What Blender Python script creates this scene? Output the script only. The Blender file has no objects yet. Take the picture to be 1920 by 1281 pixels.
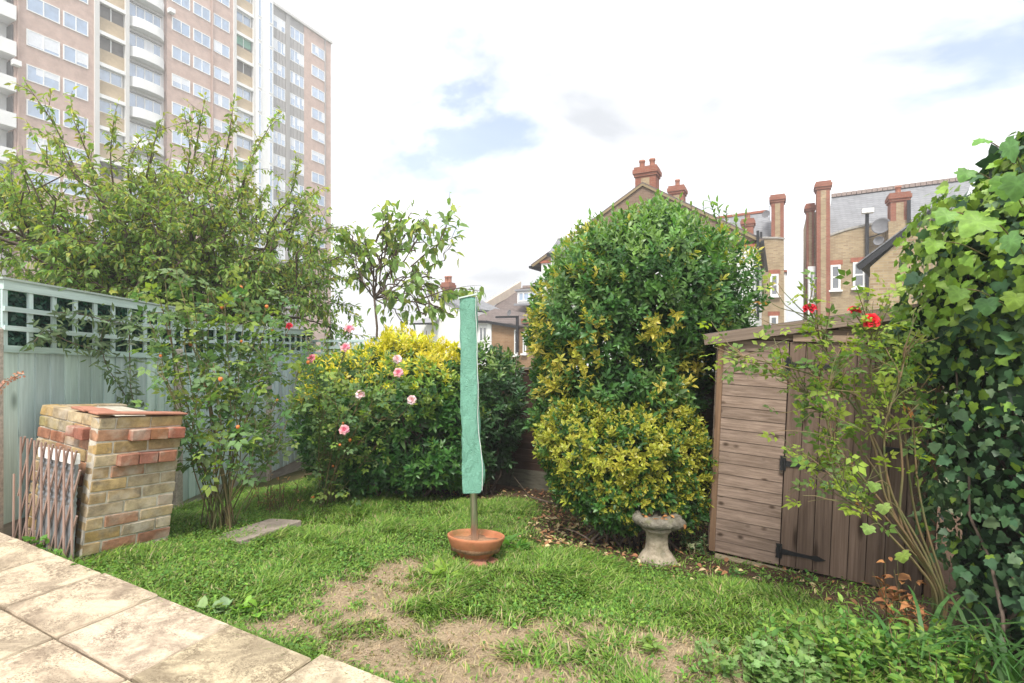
import bpy, bmesh, math, random
import numpy as np
from mathutils import Vector, Matrix

random.seed(7)
RNG = np.random.default_rng(11)
SC = bpy.context.scene
COL = SC.collection
rad = math.radians

# ------------------------------------------------------------------ camera
CAM_Z = 1.30
FPX = 960.0                       # focal length in photograph pixels (18 mm on 36 mm)
cam_d = bpy.data.cameras.new('camera')
cam_d.lens = 18.0
cam_d.sensor_width = 36.0
cam_d.clip_start = 0.05
cam_d.clip_end = 2000
cam = bpy.data.objects.new('camera', cam_d)
cam.location = (0, 0, CAM_Z)
cam.rotation_euler = (rad(90), 0, 0)
COL.objects.link(cam)
SC.camera = cam

# ------------------------------------------------------------------ exposure, sky, sun
SC.view_settings.view_transform = 'Standard'
SC.view_settings.look = 'None'
SC.view_settings.exposure = 1.78
SC.view_settings.gamma = 1.0
SC.view_settings.use_curve_mapping = False
SUN_DIR = Vector((-0.10, -0.62, 0.92)).normalized()      # towards the sun
SKY_STRENGTH = 0.08
CLOUD_STRENGTH = 0.72
SUN_STRENGTH = 1.5
VEIL = 0.0032  # density of the added glare volume

sun_d = bpy.data.lights.new('sun', 'SUN')
sun_d.energy = SUN_STRENGTH
sun_d.angle = rad(12)
sun_d.color = (1.0, 0.955, 0.88)
sun = bpy.data.objects.new('sun', sun_d)
sun.rotation_euler = SUN_DIR.to_track_quat('Z', 'Y').to_euler()
sun.location = (0, 0, 30)
COL.objects.link(sun)

world = bpy.data.worlds.new('World')
SC.world = world
world.use_nodes = True
wn, wl = world.node_tree.nodes, world.node_tree.links
wn.clear()
w_out = wn.new('ShaderNodeOutputWorld')
sky = wn.new('ShaderNodeTexSky')
sky.sky_type = 'NISHITA'
sky.sun_disc = False
sky.sun_elevation = math.asin(SUN_DIR.z)
sky.sun_rotation = math.atan2(SUN_DIR.x, SUN_DIR.y)
sky.dust_density = 2.0
bg_sky = wn.new('ShaderNodeBackground')
bg_sky.inputs['Strength'].default_value = SKY_STRENGTH
wl.new(sky.outputs['Color'], bg_sky.inputs['Color'])
tc = wn.new('ShaderNodeTexCoord')
sep = wn.new('ShaderNodeSeparateXYZ')
wl.new(tc.outputs['Generated'], sep.inputs[0])
def wmath(op, a, b):
    m = wn.new('ShaderNodeMath'); m.operation = op
    for i, v in enumerate((a, b)):
        if isinstance(v, (int, float)): m.inputs[i].default_value = v
        else: wl.new(v, m.inputs[i])
    return m.outputs[0]
den = wmath('ADD', wmath('MAXIMUM', sep.outputs['Z'], 0.0), 0.28)
comb = wn.new('ShaderNodeCombineXYZ')
wl.new(wmath('DIVIDE', sep.outputs['X'], den), comb.inputs[0])
wl.new(wmath('DIVIDE', sep.outputs['Y'], den), comb.inputs[1])
def wnoise(scale, detail, rough, off):
    mp = wn.new('ShaderNodeMapping'); mp.inputs['Location'].default_value = off
    wl.new(comb.outputs[0], mp.inputs['Vector'])
    nz = wn.new('ShaderNodeTexNoise')
    nz.inputs['Scale'].default_value = scale
    nz.inputs['Detail'].default_value = detail
    nz.inputs['Roughness'].default_value = rough
    nz.inputs['Distortion'].default_value = 0.35
    wl.new(mp.outputs[0], nz.inputs['Vector'])
    return nz.outputs['Fac']
def wramp(fac, stops):
    r = wn.new('ShaderNodeValToRGB')
    e = r.color_ramp.elements
    while len(e) < len(stops): e.new(0.5)
    for el, (p, c) in zip(e, stops): el.position = p; el.color = (*c, 1)
    wl.new(fac, r.inputs['Fac'])
    return r.outputs['Color']
CLOUD_OFF = (14.83, 18.82, 0.0)
mask = wramp(wnoise(1.35, 9, 0.60, CLOUD_OFF), [(0.35, (0.16, 0.16, 0.16)), (0.49, (1, 1, 1))])
shade = wramp(wnoise(1.1, 6, 0.55, (7.7, 2.9, 0.0)), [(0.35, (0.31, 0.325, 0.35)), (0.64, (1.0, 1.0, 1.0))])
bg_cloud = wn.new('ShaderNodeBackground')
bg_cloud.inputs['Strength'].default_value = CLOUD_STRENGTH
wl.new(shade, bg_cloud.inputs['Color'])
mixw = wn.new('ShaderNodeMixShader')
wl.new(mask, mixw.inputs[0])
wl.new(bg_sky.outputs[0], mixw.inputs[1])
wl.new(bg_cloud.outputs[0], mixw.inputs[2])
wl.new(mixw.outputs[0], w_out.inputs['Surface'])

# ------------------------------------------------------------------ places
# the garden follows the house: D runs along the patio edge (to the right and nearer), N runs away from the house
D = np.array([0.887, -0.461]); N = np.array([0.461, 0.887]); EDGE = 1.497
ANG = math.atan2(-0.461, 0.887)
def sdist(x, y): return N[0]*x + N[1]*y - EDGE
def sstep(a, b, v):
    t = np.clip((v - a)/(b - a), 0, 1); return t*t*(3 - 2*t)
def at(px, py, Y):
    return np.array([(px - 960)/FPX*Y, Y, CAM_Z - (py - 640)/FPX*Y])

def _hash(ix, iy, iz, seed):
    h = (ix*374761393 + iy*668265263 + iz*2147483647 + seed*1274126177) & 0xFFFFFFFF
    h = ((h ^ (h >> 13))*1274126177) & 0xFFFFFFFF
    return ((h ^ (h >> 16)) & 0xFFFF)/65535.0
def vnoise(p, seed=0):
    p = np.asarray(p, float); i = np.floor(p).astype(np.int64); f = p - i; f = f*f*(3 - 2*f)
    r = 0
    for a in (0, 1):
        for b in (0, 1):
            for c in (0, 1):
                w = (f[..., 0] if a else 1 - f[..., 0])*(f[..., 1] if b else 1 - f[..., 1])*(f[..., 2] if c else 1 - f[..., 2])
                r = r + w*_hash(i[..., 0] + a, i[..., 1] + b, i[..., 2] + c, seed)
    return r
def fbm2(x, y, freq, seed=0, oct=3):
    x = np.asarray(x, float); y = np.asarray(y, float); r = 0; a = 1; s = 0
    for k in range(oct):
        r = r + a*vnoise(np.stack([x*freq, y*freq, np.zeros_like(x) + 3.3*k], -1), seed + k); s += a; a *= .5; freq *= 2.1
    return r/s

def lawn_z(x, y):
    x = np.asarray(x, float); y = np.asarray(y, float)
    s = sdist(x, y)
    z = -0.115 - 0.117*np.clip(s, -0.3, 5.2)
    z = z - 0.16*sstep(-2.5, -3.4, x)*sstep(0.7, 1.7, s)
    z = z + 0.03*(fbm2(x, y, 1.6, 5) - .5)
    return z
def gp(px, py):
    Y = 4.0
    for _ in range(60):
        X = (px - 960)/FPX*Y
        Y = 0.5*Y + 0.5*(CAM_Z - float(lawn_z(X, Y)))*FPX/(py - 640)
    X = (px - 960)/FPX*Y
    return np.array([X, Y, float(lawn_z(X, Y))])

# ------------------------------------------------------------------ materials
MATS = {}
class NT:
    def __init__(s, name):
        s.m = bpy.data.materials.new(name); s.m.use_nodes = True
        s.n, s.l = s.m.node_tree.nodes, s.m.node_tree.links
        s.b = s.n['Principled BSDF']; s.out = s.n['Material Output']
        MATS[name] = s.m
    def new(s, t, **kw):
        nd = s.n.new(t)
        for k, v in kw.items(): setattr(nd, k, v)
        return nd
    def put(s, sock, v):
        if isinstance(v, bpy.types.NodeSocket): s.l.new(v, sock)
        elif isinstance(v, (tuple, list)) and len(v) == 3 and sock.type == 'RGBA': sock.default_value = (*v, 1)
        else: sock.default_value = v
    def coord(s, scale=(1, 1, 1), kind='Object', rnd=True):
        t = s.new('ShaderNodeTexCoord').outputs[kind]
        mp = s.new('ShaderNodeMapping'); mp.inputs['Scale'].default_value = scale
        s.l.new(t, mp.inputs['Vector'])
        if rnd:
            oi = s.new('ShaderNodeObjectInfo')
            sc = s.new('ShaderNodeVectorMath', operation='SCALE'); sc.inputs[0].default_value = (37, 61, 23)
            s.l.new(oi.outputs['Random'], sc.inputs['Scale'])
            s.l.new(sc.outputs[0], mp.inputs['Location'])
        return mp.outputs[0]
    def noise(s, vec, scale, detail=4, rough=.6, dist=0.0, out='Fac'):
        nz = s.new('ShaderNodeTexNoise')
        nz.inputs['Scale'].default_value = scale; nz.inputs['Detail'].default_value = detail
        nz.inputs['Roughness'].default_value = rough; nz.inputs['Distortion'].default_value = dist
        s.l.new(vec, nz.inputs['Vector']); return nz.outputs[out]
    def ramp(s, fac, stops):
        r = s.new('ShaderNodeValToRGB'); e = r.color_ramp.elements
        while len(e) < len(stops): e.new(.5)
        for el, (p, c) in zip(e, stops):
            el.position = p; el.color = (*c, 1) if not isinstance(c, (int, float)) else (c, c, c, 1)
        s.l.new(fac, r.inputs['Fac']); return r.outputs['Color']
    def mix(s, fac, a, b, mode='MIX'):
        m = s.new('ShaderNodeMix', data_type='RGBA', blend_type=mode)
        s.put(m.inputs[0], fac); s.put(m.inputs[6], a); s.put(m.inputs[7], b); return m.outputs[2]
    def bump(s, h, strength=.3, dist=.01, normal=None):
        b = s.new('ShaderNodeBump'); b.inputs['Strength'].default_value = strength; b.inputs['Distance'].default_value = dist
        s.l.new(h, b.inputs['Height'])
        if normal is not None: s.l.new(normal, b.inputs['Normal'])
        s.l.new(b.outputs[0], s.b.inputs['Normal']); return b.outputs[0]
    def objcol(s): return s.new('ShaderNodeObjectInfo').outputs['Color']
    def fin(s, col=None, rough=.7, metal=0, spec=.3):
        if col is not None: s.put(s.b.inputs['Base Color'], col)
        s.put(s.b.inputs['Roughness'], rough); s.b.inputs['Metallic'].default_value = metal
        s.b.inputs['Specular IOR Level'].default_value = spec
        return s.m

def m_plain(name, c, rough=.7, var=.18, scale=6, metal=0, spec=.3, bump=.15, kind='Object'):
    t = NT(name); v = t.coord((1, 1, 1), kind)
    f = t.noise(v, scale, 5, .62)
    col = t.mix(t.ramp(f, [(.3, 0.0), (.7, 1.0)]), tuple(x*(1 - var) for x in c), tuple(min(1, x*(1 + var)) for x in c))
    t.bump(t.noise(v, scale*6, 3), bump, .006)
    return t.fin(col, rough, metal, spec)

def m_wood(name, c1, c2, knot=(.05, .03, .02), knots=True, rough=.75, usecol=True, grain=10):
    t = NT(name)
    v = t.coord((2.2, grain, grain))
    g = t.noise(v, 1.0, 8, .66, .6)
    col = t.mix(t.ramp(g, [(.32, 0.0), (.68, 1.0)]), c1, c2)
    v2 = t.coord((1.2, 1.0, 1.0)); blot = t.noise(v2, 2.2, 4, .6)
    col = t.mix(t.ramp(blot, [(.35, .0), (.75, .45)]), col, tuple(x*.55 for x in c1))
    if knots:
        v3 = t.coord((4, 1.1, 1.1)); vo = t.new('ShaderNodeTexVoronoi'); vo.inputs['Scale'].default_value = .8
        t.l.new(v3, vo.inputs['Vector'])
        col = t.mix(t.ramp(vo.outputs['Distance'], [(.08, .9), (.22, 0.0)]), col, knot)
    if usecol: col = t.mix(1.0, col, t.objcol(), 'MULTIPLY')
    t.bump(g, .35, .004)
    return t.fin(col, rough, 0, .2)

m_wood('green_wood', (.45, .575, .555), (.64, .765, .74), (.20, .26, .24), True, .8, True, 7)
m_wood('shed_wood', (.150, .107, .080), (.315, .24, .19), (.045, .028, .018), True, .8, True, 6)
m_wood('grey_wood', (.12, .095, .08), (.24, .20, .17), knots=False)
m_wood('dark_wood', (.055, .032, .024), (.10, .06, .045), knots=False)
m_wood('lattice_wood', (.25, .15, .115), (.46, .34, .285), knots=False)
m_wood('pale_wood', (.32, .26, .17), (.46, .38, .26), knots=False)
m_plain('concrete', (.36, .34, .31), .9, .25, 9, bump=.4)
m_plain('dark_concrete', (.15, .14, .105), .95, .35, 12, bump=.5)  # darker concrete of the back fence
m_plain('pebble_concrete', (.42, .37, .32), .95, .35, 45, bump=.5)
m_plain('mortar', (.50, .46, .385), .95, .25, 22, bump=.5)
m_plain('black_iron', (.016, .016, .018), .45, .3, 14, 0, .5)
m_plain('white_paint', (.80, .80, .79), .5, .04, 3, bump=.03)
m_plain('white_render', (.74, .74, .73), .85, .06, 1.2, bump=.1)
m_plain('red_brick', (.33, .115, .07), .9, .28, 6, bump=.3)
m_plain('tower_pier', (.60, .59, .57), .8, .05, 1.0, bump=.05)
m_plain('tower_grey', (.36, .345, .335), .8, .08, 2.0, bump=.1)
m_plain('tower_white', (.78, .78, .77), .6, .03, 1.0, bump=.02)
m_plain('aluminium', (.55, .56, .57), .35, .1, 5, .8, .5)
m_plain('curtain', (.72, .74, .78), .8, .08, 5, bump=.05)
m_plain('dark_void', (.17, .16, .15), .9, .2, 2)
m_plain('green_blind', (.20, .38, .29), .8, .1, 3)
m_plain('black_plastic', (.025, .025, .028), .5, .2, 5)
m_plain('dish_grey', (.16, .16, .17), .5, .15, 5)
m_plain('lead', (.27, .27, .29), .7, .12, 4)
m_plain('old_ridge', (.30, .235, .21), .9, .3, 6, bump=.3)
m_plain('terra_tile', (.37, .17, .115), .85, .25, 12, bump=.3)

def m_glass(name, c, rough=.06):
    t = NT(name); v = t.coord((1, 1, 1)); f = t.noise(v, 1.3, 2)
    col = t.mix(t.ramp(f, [(.35, 0.0), (.65, 1.0)]), tuple(x*.75 for x in c), c)
    t.fin(col, rough, .0, 1.0)
    t.b.inputs['IOR'].default_value = 1.9
    return t.m
m_glass('tower_glass', (.30, .41, .58))  # pale blue puts the reflected sky into the glass colour
m_glass('house_glass', (.05, .06, .07))

def m_brickwall(name, c1, c2, mort, sx=1.0):
    t = NT(name)
    geo = t.new('ShaderNodeTexCoord').outputs['Object']
    sp = t.new('ShaderNodeSeparateXYZ'); t.l.new(geo, sp.inputs[0])
    ad = t.new('ShaderNodeMath', operation='ADD'); t.l.new(sp.outputs[0], ad.inputs[0]); t.l.new(sp.outputs[1], ad.inputs[1])
    cb = t.new('ShaderNodeCombineXYZ'); t.l.new(ad.outputs[0], cb.inputs[0]); t.l.new(sp.outputs[2], cb.inputs[1])
    br = t.new('ShaderNodeTexBrick')
    br.inputs['Scale'].default_value = 1.0; br.inputs['Brick Width'].default_value = .225*sx; br.inputs['Row Height'].default_value = .075*sx
    br.inputs['Mortar Size'].default_value = .008*sx; br.inputs['Bias'].default_value = -.1
    br.inputs['Color1'].default_value = (*c1, 1); br.inputs['Color2'].default_value = (*c2, 1); br.inputs['Mortar'].default_value = (*mort, 1)
    t.l.new(cb.outputs[0], br.inputs['Vector'])
    big = t.noise(geo, 1.3, 8, .75)
    col = t.mix(t.ramp(big, [(.38, .0), (.66, .75)]), br.outputs['Color'], tuple(x*.62 for x in c1))
    t.bump(br.outputs['Fac'], -.4, .01)
    return t.fin(col, .9, 0, .2)
m_brickwall('stock_brick', (.46, .345, .205), (.27, .18, .105), (.40, .35, .27))
m_brickwall('gable_brick', (.27, .175, .12), (.17, .10, .065), (.27, .23, .19))
m_brickwall('orange_brick', (.34, .20, .105), (.28, .15, .075), (.32, .26, .19))
m_brickwall('red_brickwork', (.34, .12, .075), (.27, .09, .055), (.30, .22, .17))
m_brickwall('tower_brick', (.60, .44, .375), (.56, .40, .335), (.60, .50, .45))
m_brickwall('cream_brick', (.56, .445, .30), (.52, .405, .265), (.54, .45, .34))

def m_tiles(name, c, sx, sz):
    t = NT(name)
    v = t.coord((1, 1, 1), rnd=False); sp = t.new('ShaderNodeSeparateXYZ'); t.l.new(v, sp.inputs[0])
    ad = t.new('ShaderNodeMath', operation='ADD'); t.l.new(sp.outputs[0], ad.inputs[0]); t.l.new(sp.outputs[1], ad.inputs[1])
    cb = t.new('ShaderNodeCombineXYZ'); t.l.new(ad.outputs[0], cb.inputs[0]); t.l.new(sp.outputs[2], cb.inputs[1])
    br = t.new('ShaderNodeTexBrick'); br.inputs['Scale'].default_value = 1
    br.inputs['Brick Width'].default_value = sx; br.inputs['Row Height'].default_value = sz; br.inputs['Mortar Size'].default_value = .012
    br.inputs['Color1'].default_value = (*c, 1); br.inputs['Color2'].default_value = (*[x*.78 for x in c], 1); br.inputs['Mortar'].default_value = (*[x*.5 for x in c], 1)
    t.l.new(cb.outputs[0], br.inputs['Vector'])
    col = t.mix(t.ramp(t.noise(v, 1.4, 6, .7), [(.35, 0.0), (.75, .5)]), br.outputs['Color'], tuple(min(1, x*1.35) for x in c))
    t.bump(br.outputs['Fac'], -.5, .02)
    return t.fin(col, .8, 0, .3)
m_tiles('slate_roof', (.23, .235, .25), .28, .14)
m_tiles('brown_tiles', (.15, .12, .11), .26, .13)

# old bricks of the barbecue: colour comes from each brick
t = NT('old_brick'); v = t.coord((1, 1, 1))
f = t.noise(v, 14, 6, .7)
c = t.mix(t.ramp(f, [(.3, 0.0), (.7, 1.0)]), (.50, .48, .45), (1.15, 1.12, 1.06))
c = t.mix(1.0, c, t.objcol(), 'MULTIPLY')
f2 = t.noise(v, 5, 4, .6)
c = t.mix(t.ramp(f2, [(.50, 0.0), (.66, .6)]), c, (.50, .45, .37))
f3 = t.noise(v, 9, 5, .7)
c = t.mix(t.ramp(f3, [(.54, 0.0), (.72, .75)]), c, (.13, .11, .085))
t.bump(t.noise(v, 60, 4, .7), .6, .006)
t.fin(c, .92, 0, .2)

# patio slabs
t = NT('patio_stone'); v = t.coord((1, 1, 1))
a = t.noise(v, 1.7, 8, .66, .8)
c = t.mix(t.ramp(a, [(.40, 0.0), (.56, 1.0)]), (.29, .235, .17), (.56, .47, .34))
b = t.noise(v, 26, 6, .75, .3)
c = t.mix(t.mix(1.0, t.ramp(b, [(.44, .9), (.56, 0.0)]), t.ramp(t.noise(v, 2.1, 5, .6, .5), [(.44, .12), (.60, 1.0)]), 'MULTIPLY'), c, (.20, .155, .11))
gate = t.noise(v, 4.0, 4, .6)
d_ = t.noise(v, 60, 4, .8)
gm = t.mix(1.0, t.ramp(d_, [(.36, .9), (.52, 0.0)]), t.ramp(gate, [(.42, 0.0), (.60, 1.0)]), 'MULTIPLY')
c = t.mix(gm, c, (.11, .085, .06))
c = t.mix(1.0, c, t.objcol(), 'MULTIPLY')
hh = t.mix(.5, t.noise(v, 7, 6, .6, .6), t.noise(v, 45, 5, .7))
t.bump(hh, .55, .012)
t.fin(c, .9, 0, .2)
m_plain('patio_bed', (.10, .085, .065), .95, .4, 25, bump=.5)
m_plain('grey_slab', (.26, .215, .18), .92, .25, 14, bump=.5)

# terracotta bowl
t = NT('terracotta'); v = t.coord((1, 1, 1))
f = t.noise(v, 7, 6, .65)
c = t.mix(t.ramp(f, [(.3, 0.0), (.7, 1.0)]), (.33, .12, .055), (.47, .19, .095))
c = t.mix(t.ramp(t.noise(v, 4.2, 5, .7), [(.50, 0.0), (.66, .75)]), c, (.19, .13, .05))
c = t.mix(t.ramp(t.noise(v, 12, 5, .7), [(.62, 0.0), (.76, .5)]), c, (.52, .36, .26))
t.bump(t.noise(v, 40, 4), .2, .004)
t.fin(c, .8, 0, .25)

# stone bird bath
t = NT('cast_stone'); v = t.coord((1, 1, 1))
f = t.noise(v, 13, 6, .7)
c = t.mix(t.ramp(f, [(.3, 0.0), (.68, 1.0)]), (.21, .17, .115), (.48, .41, .32))
c = t.mix(t.ramp(t.noise(v, 6, 5, .7), [(.52, 0.0), (.66, .7)]), c, (.15, .14, .085))
c = t.mix(t.ramp(t.noise(v, 24, 5, .7), [(.60, 0.0), (.72, .6)]), c, (.50, .47, .42))
t.bump(t.noise(v, 38, 5, .7), .8, .012)
t.fin(c, .95, 0, .2)
t = NT('lichen_stone'); v = t.coord((1, 1, 1))
f = t.noise(v, 22, 6, .7)
c = t.mix(t.ramp(f, [(.3, 0.0), (.68, 1.0)]), (.12, .105, .075), (.29, .265, .22))
c = t.mix(t.ramp(t.noise(v, 9, 5, .7), [(.52, 0.0), (.66, .7)]), c, (.17, .17, .08))
t.bump(t.noise(v, 30, 5, .7), 1.0, .02)
t.fin(c, .95, 0, .2)

# woven green cover
t = NT('green_cover'); v = t.coord((1, 1, 1))
f = t.noise(v, 5, 5, .6)
c = t.mix(t.ramp(f, [(.3, 0.0), (.7, 1.0)]), (.150, .345, .255), (.185, .41, .31))
c = t.mix(t.ramp(t.noise(v, 16, 5, .7), [(.55, 0.0), (.8, .35)]), c, (.25, .44, .36))
hh = t.mix(.25, t.noise(t.coord((1.6, 1.6, .55)), 11, 5, .6, 1.4), t.noise(v, 120, 2))
c = t.mix(t.ramp(t.noise(t.coord((2, 2, .35)), 5, 5, .7), [(.56, 0.0), (.72, .45)]), c, (.11, .21, .15))
t.bump(hh, .9, .035)
t.fin(c, .62, 0, .3)

# galvanised tin
t = NT('galvanised'); v = t.coord((1, 1, 1))
f = t.noise(v, 9, 5, .7)
c = t.mix(t.ramp(f, [(.3, 0.0), (.7, 1.0)]), (.22, .24, .26), (.38, .40, .42))
t.fin(c, .5, .5, .4)
t = NT('steel'); t.fin((.62, .59, .55), .28, .95, .5)

# bark and stems
t = NT('bark'); v = t.coord((3, 3, 1), rnd=False)
f = t.noise(v, 8, 6, .7)
c = t.mix(t.ramp(f, [(.3, 0.0), (.7, 1.0)]), (.07, .05, .038), (.19, .145, .115))
t.bump(f, .6, .02); t.fin(c, .9, 0, .2)
t = NT('green_stem'); v = t.coord((1, 1, 1), rnd=False)
c = t.mix(t.ramp(t.noise(v, 6, 4), [(.35, 0.0), (.62, 1.0)]), (.10, .13, .045), (.20, .13, .07))
t.fin(c, .6, 0, .3)

# foliage, grass: colour from the leaf, light passing through
def m_leaf(name, rough=.42, trans=.32, spec=.45, tint=(1.25, 1.35, .55)):
    t = NT(name)
    ca = t.new('ShaderNodeVertexColor', layer_name='Col')
    v = t.coord((1, 1, 1), rnd=False)
    f = t.noise(v, 30, 3)
    c = t.mix(1.0, ca.outputs['Color'], t.ramp(f, [(.3, .92), (.7, 1.38)]), 'MULTIPLY')
    t.fin(c, rough, 0, spec)
    tr = t.new('ShaderNodeBsdfTranslucent')
    t.l.new(t.mix(1.0, c, tint, 'MULTIPLY'), tr.inputs['Color'])
    mx = t.new('ShaderNodeMixShader'); mx.inputs[0].default_value = trans
    t.l.new(t.b.outputs[0], mx.inputs[1]); t.l.new(tr.outputs[0], mx.inputs[2])
    t.l.new(mx.outputs[0], t.out.inputs['Surface'])
    return t.m
m_leaf('leaf_gloss', .38, .33, .45)
m_leaf('leaf_soft', .48, .44, .35)
m_leaf('leaf_ivy', .44, .24, .35)
m_leaf('grass_blade', .55, .35, .3)
m_leaf('dry_leaf', .8, .15, .15, (1.1, 1, .8))
m_leaf('petal', .55, .3, .3, (1.1, .9, .9))

# lawn earth: colours written per vertex (turf, dry thatch, bare soil)
t = NT('lawn_earth')
ca = t.new('ShaderNodeVertexColor', layer_name='Col'); v = t.coord((1, 1, 1), rnd=False)
f = t.noise(v, 55, 6, .75)
c = t.mix(1.0, ca.outputs['Color'], t.ramp(f, [(.3, .62), (.7, 1.3)]), 'MULTIPLY')
fs = t.noise(t.coord((1, 1, 1), rnd=False), 210, 3, .7)
c = t.mix(1.0, c, t.ramp(fs, [(.3, .7), (.7, 1.25)]), 'MULTIPLY')
t.bump(t.mix(.5, f, fs), .7, .015); t.fin(c, .95, 0, .1)
m_plain('far_ground', (.10, .11, .06), .95, .3, .3)
M = MATS

# ------------------------------------------------------------------ object helpers
def put(o, label=None, cat=None, group=None, kind=None):
    if label: o['label'] = label
    if cat: o['category'] = cat
    if group: o['group'] = group
    if kind: o['kind'] = kind
    return o
def thing(name, label, cat, loc=(0, 0, 0), rz=0.0, group=None):
    o = bpy.data.objects.new(name, None); COL.objects.link(o)
    o.location = loc; o.rotation_euler = (0, 0, rz); o.empty_display_size = .1
    return put(o, label, cat, group)
def newmesh(name, V, F, mat, smooth=False, cols=None):
    me = bpy.data.meshes.new(name)
    V = np.asarray(V, np.float32)
    if isinstance(F, np.ndarray):
        k = F.shape[1]; nf = F.shape[0]
        me.vertices.add(len(V)); me.vertices.foreach_set('co', V.ravel())
        me.loops.add(nf*k); me.loops.foreach_set('vertex_index', F.astype(np.int32).ravel())
        me.polygons.add(nf); me.polygons.foreach_set('loop_start', np.arange(0, nf*k, k, dtype=np.int32))
        me.polygons.foreach_set('loop_total', np.full(nf, k, np.int32))
        me.update(calc_edges=True); me.validate()
    else:
        me.from_pydata(V.tolist(), [], [tuple(f) for f in F]); me.update()
    if smooth: me.polygons.foreach_set('use_smooth', np.ones(len(me.polygons), bool))
    if cols is not None:
        ca = me.color_attributes.new('Col', 'FLOAT_COLOR', 'POINT')
        c4 = np.ones((len(V), 4), np.float32); c4[:, :3] = cols
        ca.data.foreach_set('color', c4.ravel())
    if mat is not None: me.materials.append(M[mat] if isinstance(mat, str) else mat)
    return me
def link(name, me, parent=None, mat4=None, color=None, kind=None):
    o = bpy.data.objects.new(name, me); COL.objects.link(o)
    if parent is not None: o.parent = parent
    if mat4 is not None: o.matrix_basis = mat4
    if color is not None: o.color = (*color, 1)
    if kind: o['kind'] = kind
    return o
def ploc(parent):
    return np.array(parent.matrix_basis.translation) if parent is not None else np.zeros(3)
def tolocal(parent, pts):
    if parent is None: return np.asarray(pts, float)
    inv = np.array(parent.matrix_basis.inverted()); pts = np.asarray(pts, float)
    return pts @ inv[:3, :3].T + inv[:3, 3]
SHAPES = {}
def hull(pts):
    bm = bmesh.new()
    for p in pts: bm.verts.new(p)
    bmesh.ops.convex_hull(bm, input=bm.verts[:])
    bmesh.ops.dissolve_limit(bm, angle_limit=.01, verts=bm.verts[:], edges=bm.edges[:])
    V = [v.co[:] for v in bm.verts]; bm.verts.index_update(); F = [[v.index for v in f.verts] for f in bm.faces]; bm.free()
    return V, F
def cbox(l, w, h, c, jit=0.0, rnd=None):
    P = []
    cx, cy, cz = (c, c, c) if not isinstance(c, tuple) else c
    for sx in (-1, 1):
        for sy in (-1, 1):
            for sz in (-1, 1):
                j = [(rnd.uniform(-jit, jit) if rnd else 0) for _ in range(3)]
                X, Y, Z = sx*l/2 + j[0], sy*w/2 + j[1], sz*h/2 + j[2]
                P += [(X - sx*cx, Y - sy*cy, Z), (X - sx*cx, Y, Z - sz*cz), (X, Y - sy*cy, Z - sz*cz)]
    return hull(P)
def unit(mat):
    if ('unit', mat) not in SHAPES:
        V = [(x, y, z) for x in (-.5, .5) for y in (-.5, .5) for z in (-.5, .5)]
        F = [(0, 1, 3, 2), (4, 6, 7, 5), (0, 4, 5, 1), (2, 3, 7, 6), (0, 2, 6, 4), (1, 5, 7, 3)]
        SHAPES[('unit', mat)] = newmesh('bar', V, F, mat)
    return SHAPES[('unit', mat)]
def basis(x, up):
    x = Vector(x).normalized(); z = Vector(up); z = (z - x*z.dot(x)).normalized(); y = z.cross(x)
    return x, y, z
def bar(name, parent, p0, p1, w, t, mat, up=(0, 0, 1), color=(1, 1, 1), mesh=None):
    """box from p0 to p1; w is its size along up, t its thickness"""
    p0, p1 = Vector(p0), Vector(p1); L = (p1 - p0).length
    x, y, z = basis(p1 - p0, up)
    m = Matrix(((x.x*L, y.x*t, z.x*w, 0), (x.y*L, y.y*t, z.y*w, 0), (x.z*L, y.z*t, z.z*w, 0), (0, 0, 0, 1)))
    m.translation = (p0 + p1)/2
    return link(name, mesh or unit(mat), parent, m, color)
def box(name, parent, x0, x1, y0, y1, z0, z1, mat, color=(1, 1, 1)):
    """true-size box in the parent's frame (material coordinates stay in metres)"""
    V = [(x, y, z) for x in (x0, x1) for y in (y0, y1) for z in (z0, z1)]
    F = [(0, 1, 3, 2), (4, 6, 7, 5), (0, 4, 5, 1), (2, 3, 7, 6), (0, 2, 6, 4), (1, 5, 7, 3)]
    return link(name, newmesh(name, V, F, mat), parent, None, color)
def prism(name, parent, pts, vec, mat, world=False, color=(1, 1, 1)):
    """polygon pts pushed along vec"""
    pts = np.asarray(pts, float); vec = np.asarray(vec, float)
    V = np.concatenate([pts, pts + vec]); n = len(pts)
    if world: V = tolocal(parent, V)
    F = [list(range(n))[::-1], [n + i for i in range(n)]] + [[i, (i + 1) % n, n + (i + 1) % n, n + i] for i in range(n)]
    me = newmesh(name, V, F, mat)
    bm = bmesh.new(); bm.from_mesh(me); bmesh.ops.recalc_face_normals(bm, faces=bm.faces[:]); bm.to_mesh(me); bm.free()
    return link(name, me, parent, None, color)
def lathe_mesh(name, prof, mat, seg=40, wob=None, smooth=True):
    V = []; F = []
    for i, (r, z) in enumerate(prof):
        for k in range(seg):
            a = 2*math.pi*k/seg; rr, zz = (wob(r, z, a) if wob else (r, z))
            V.append((rr*math.cos(a), rr*math.sin(a), zz))
    for i in range(len(prof) - 1):
        for k in range(seg):
            F.append((i*seg + k, i*seg + (k + 1) % seg, (i + 1)*seg + (k + 1) % seg, (i + 1)*seg + k))
    F.append([k for k in range(seg)][::-1]); F.append([(len(prof) - 1)*seg + k for k in range(seg)])
    return newmesh(name, V, F, mat, smooth)
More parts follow.
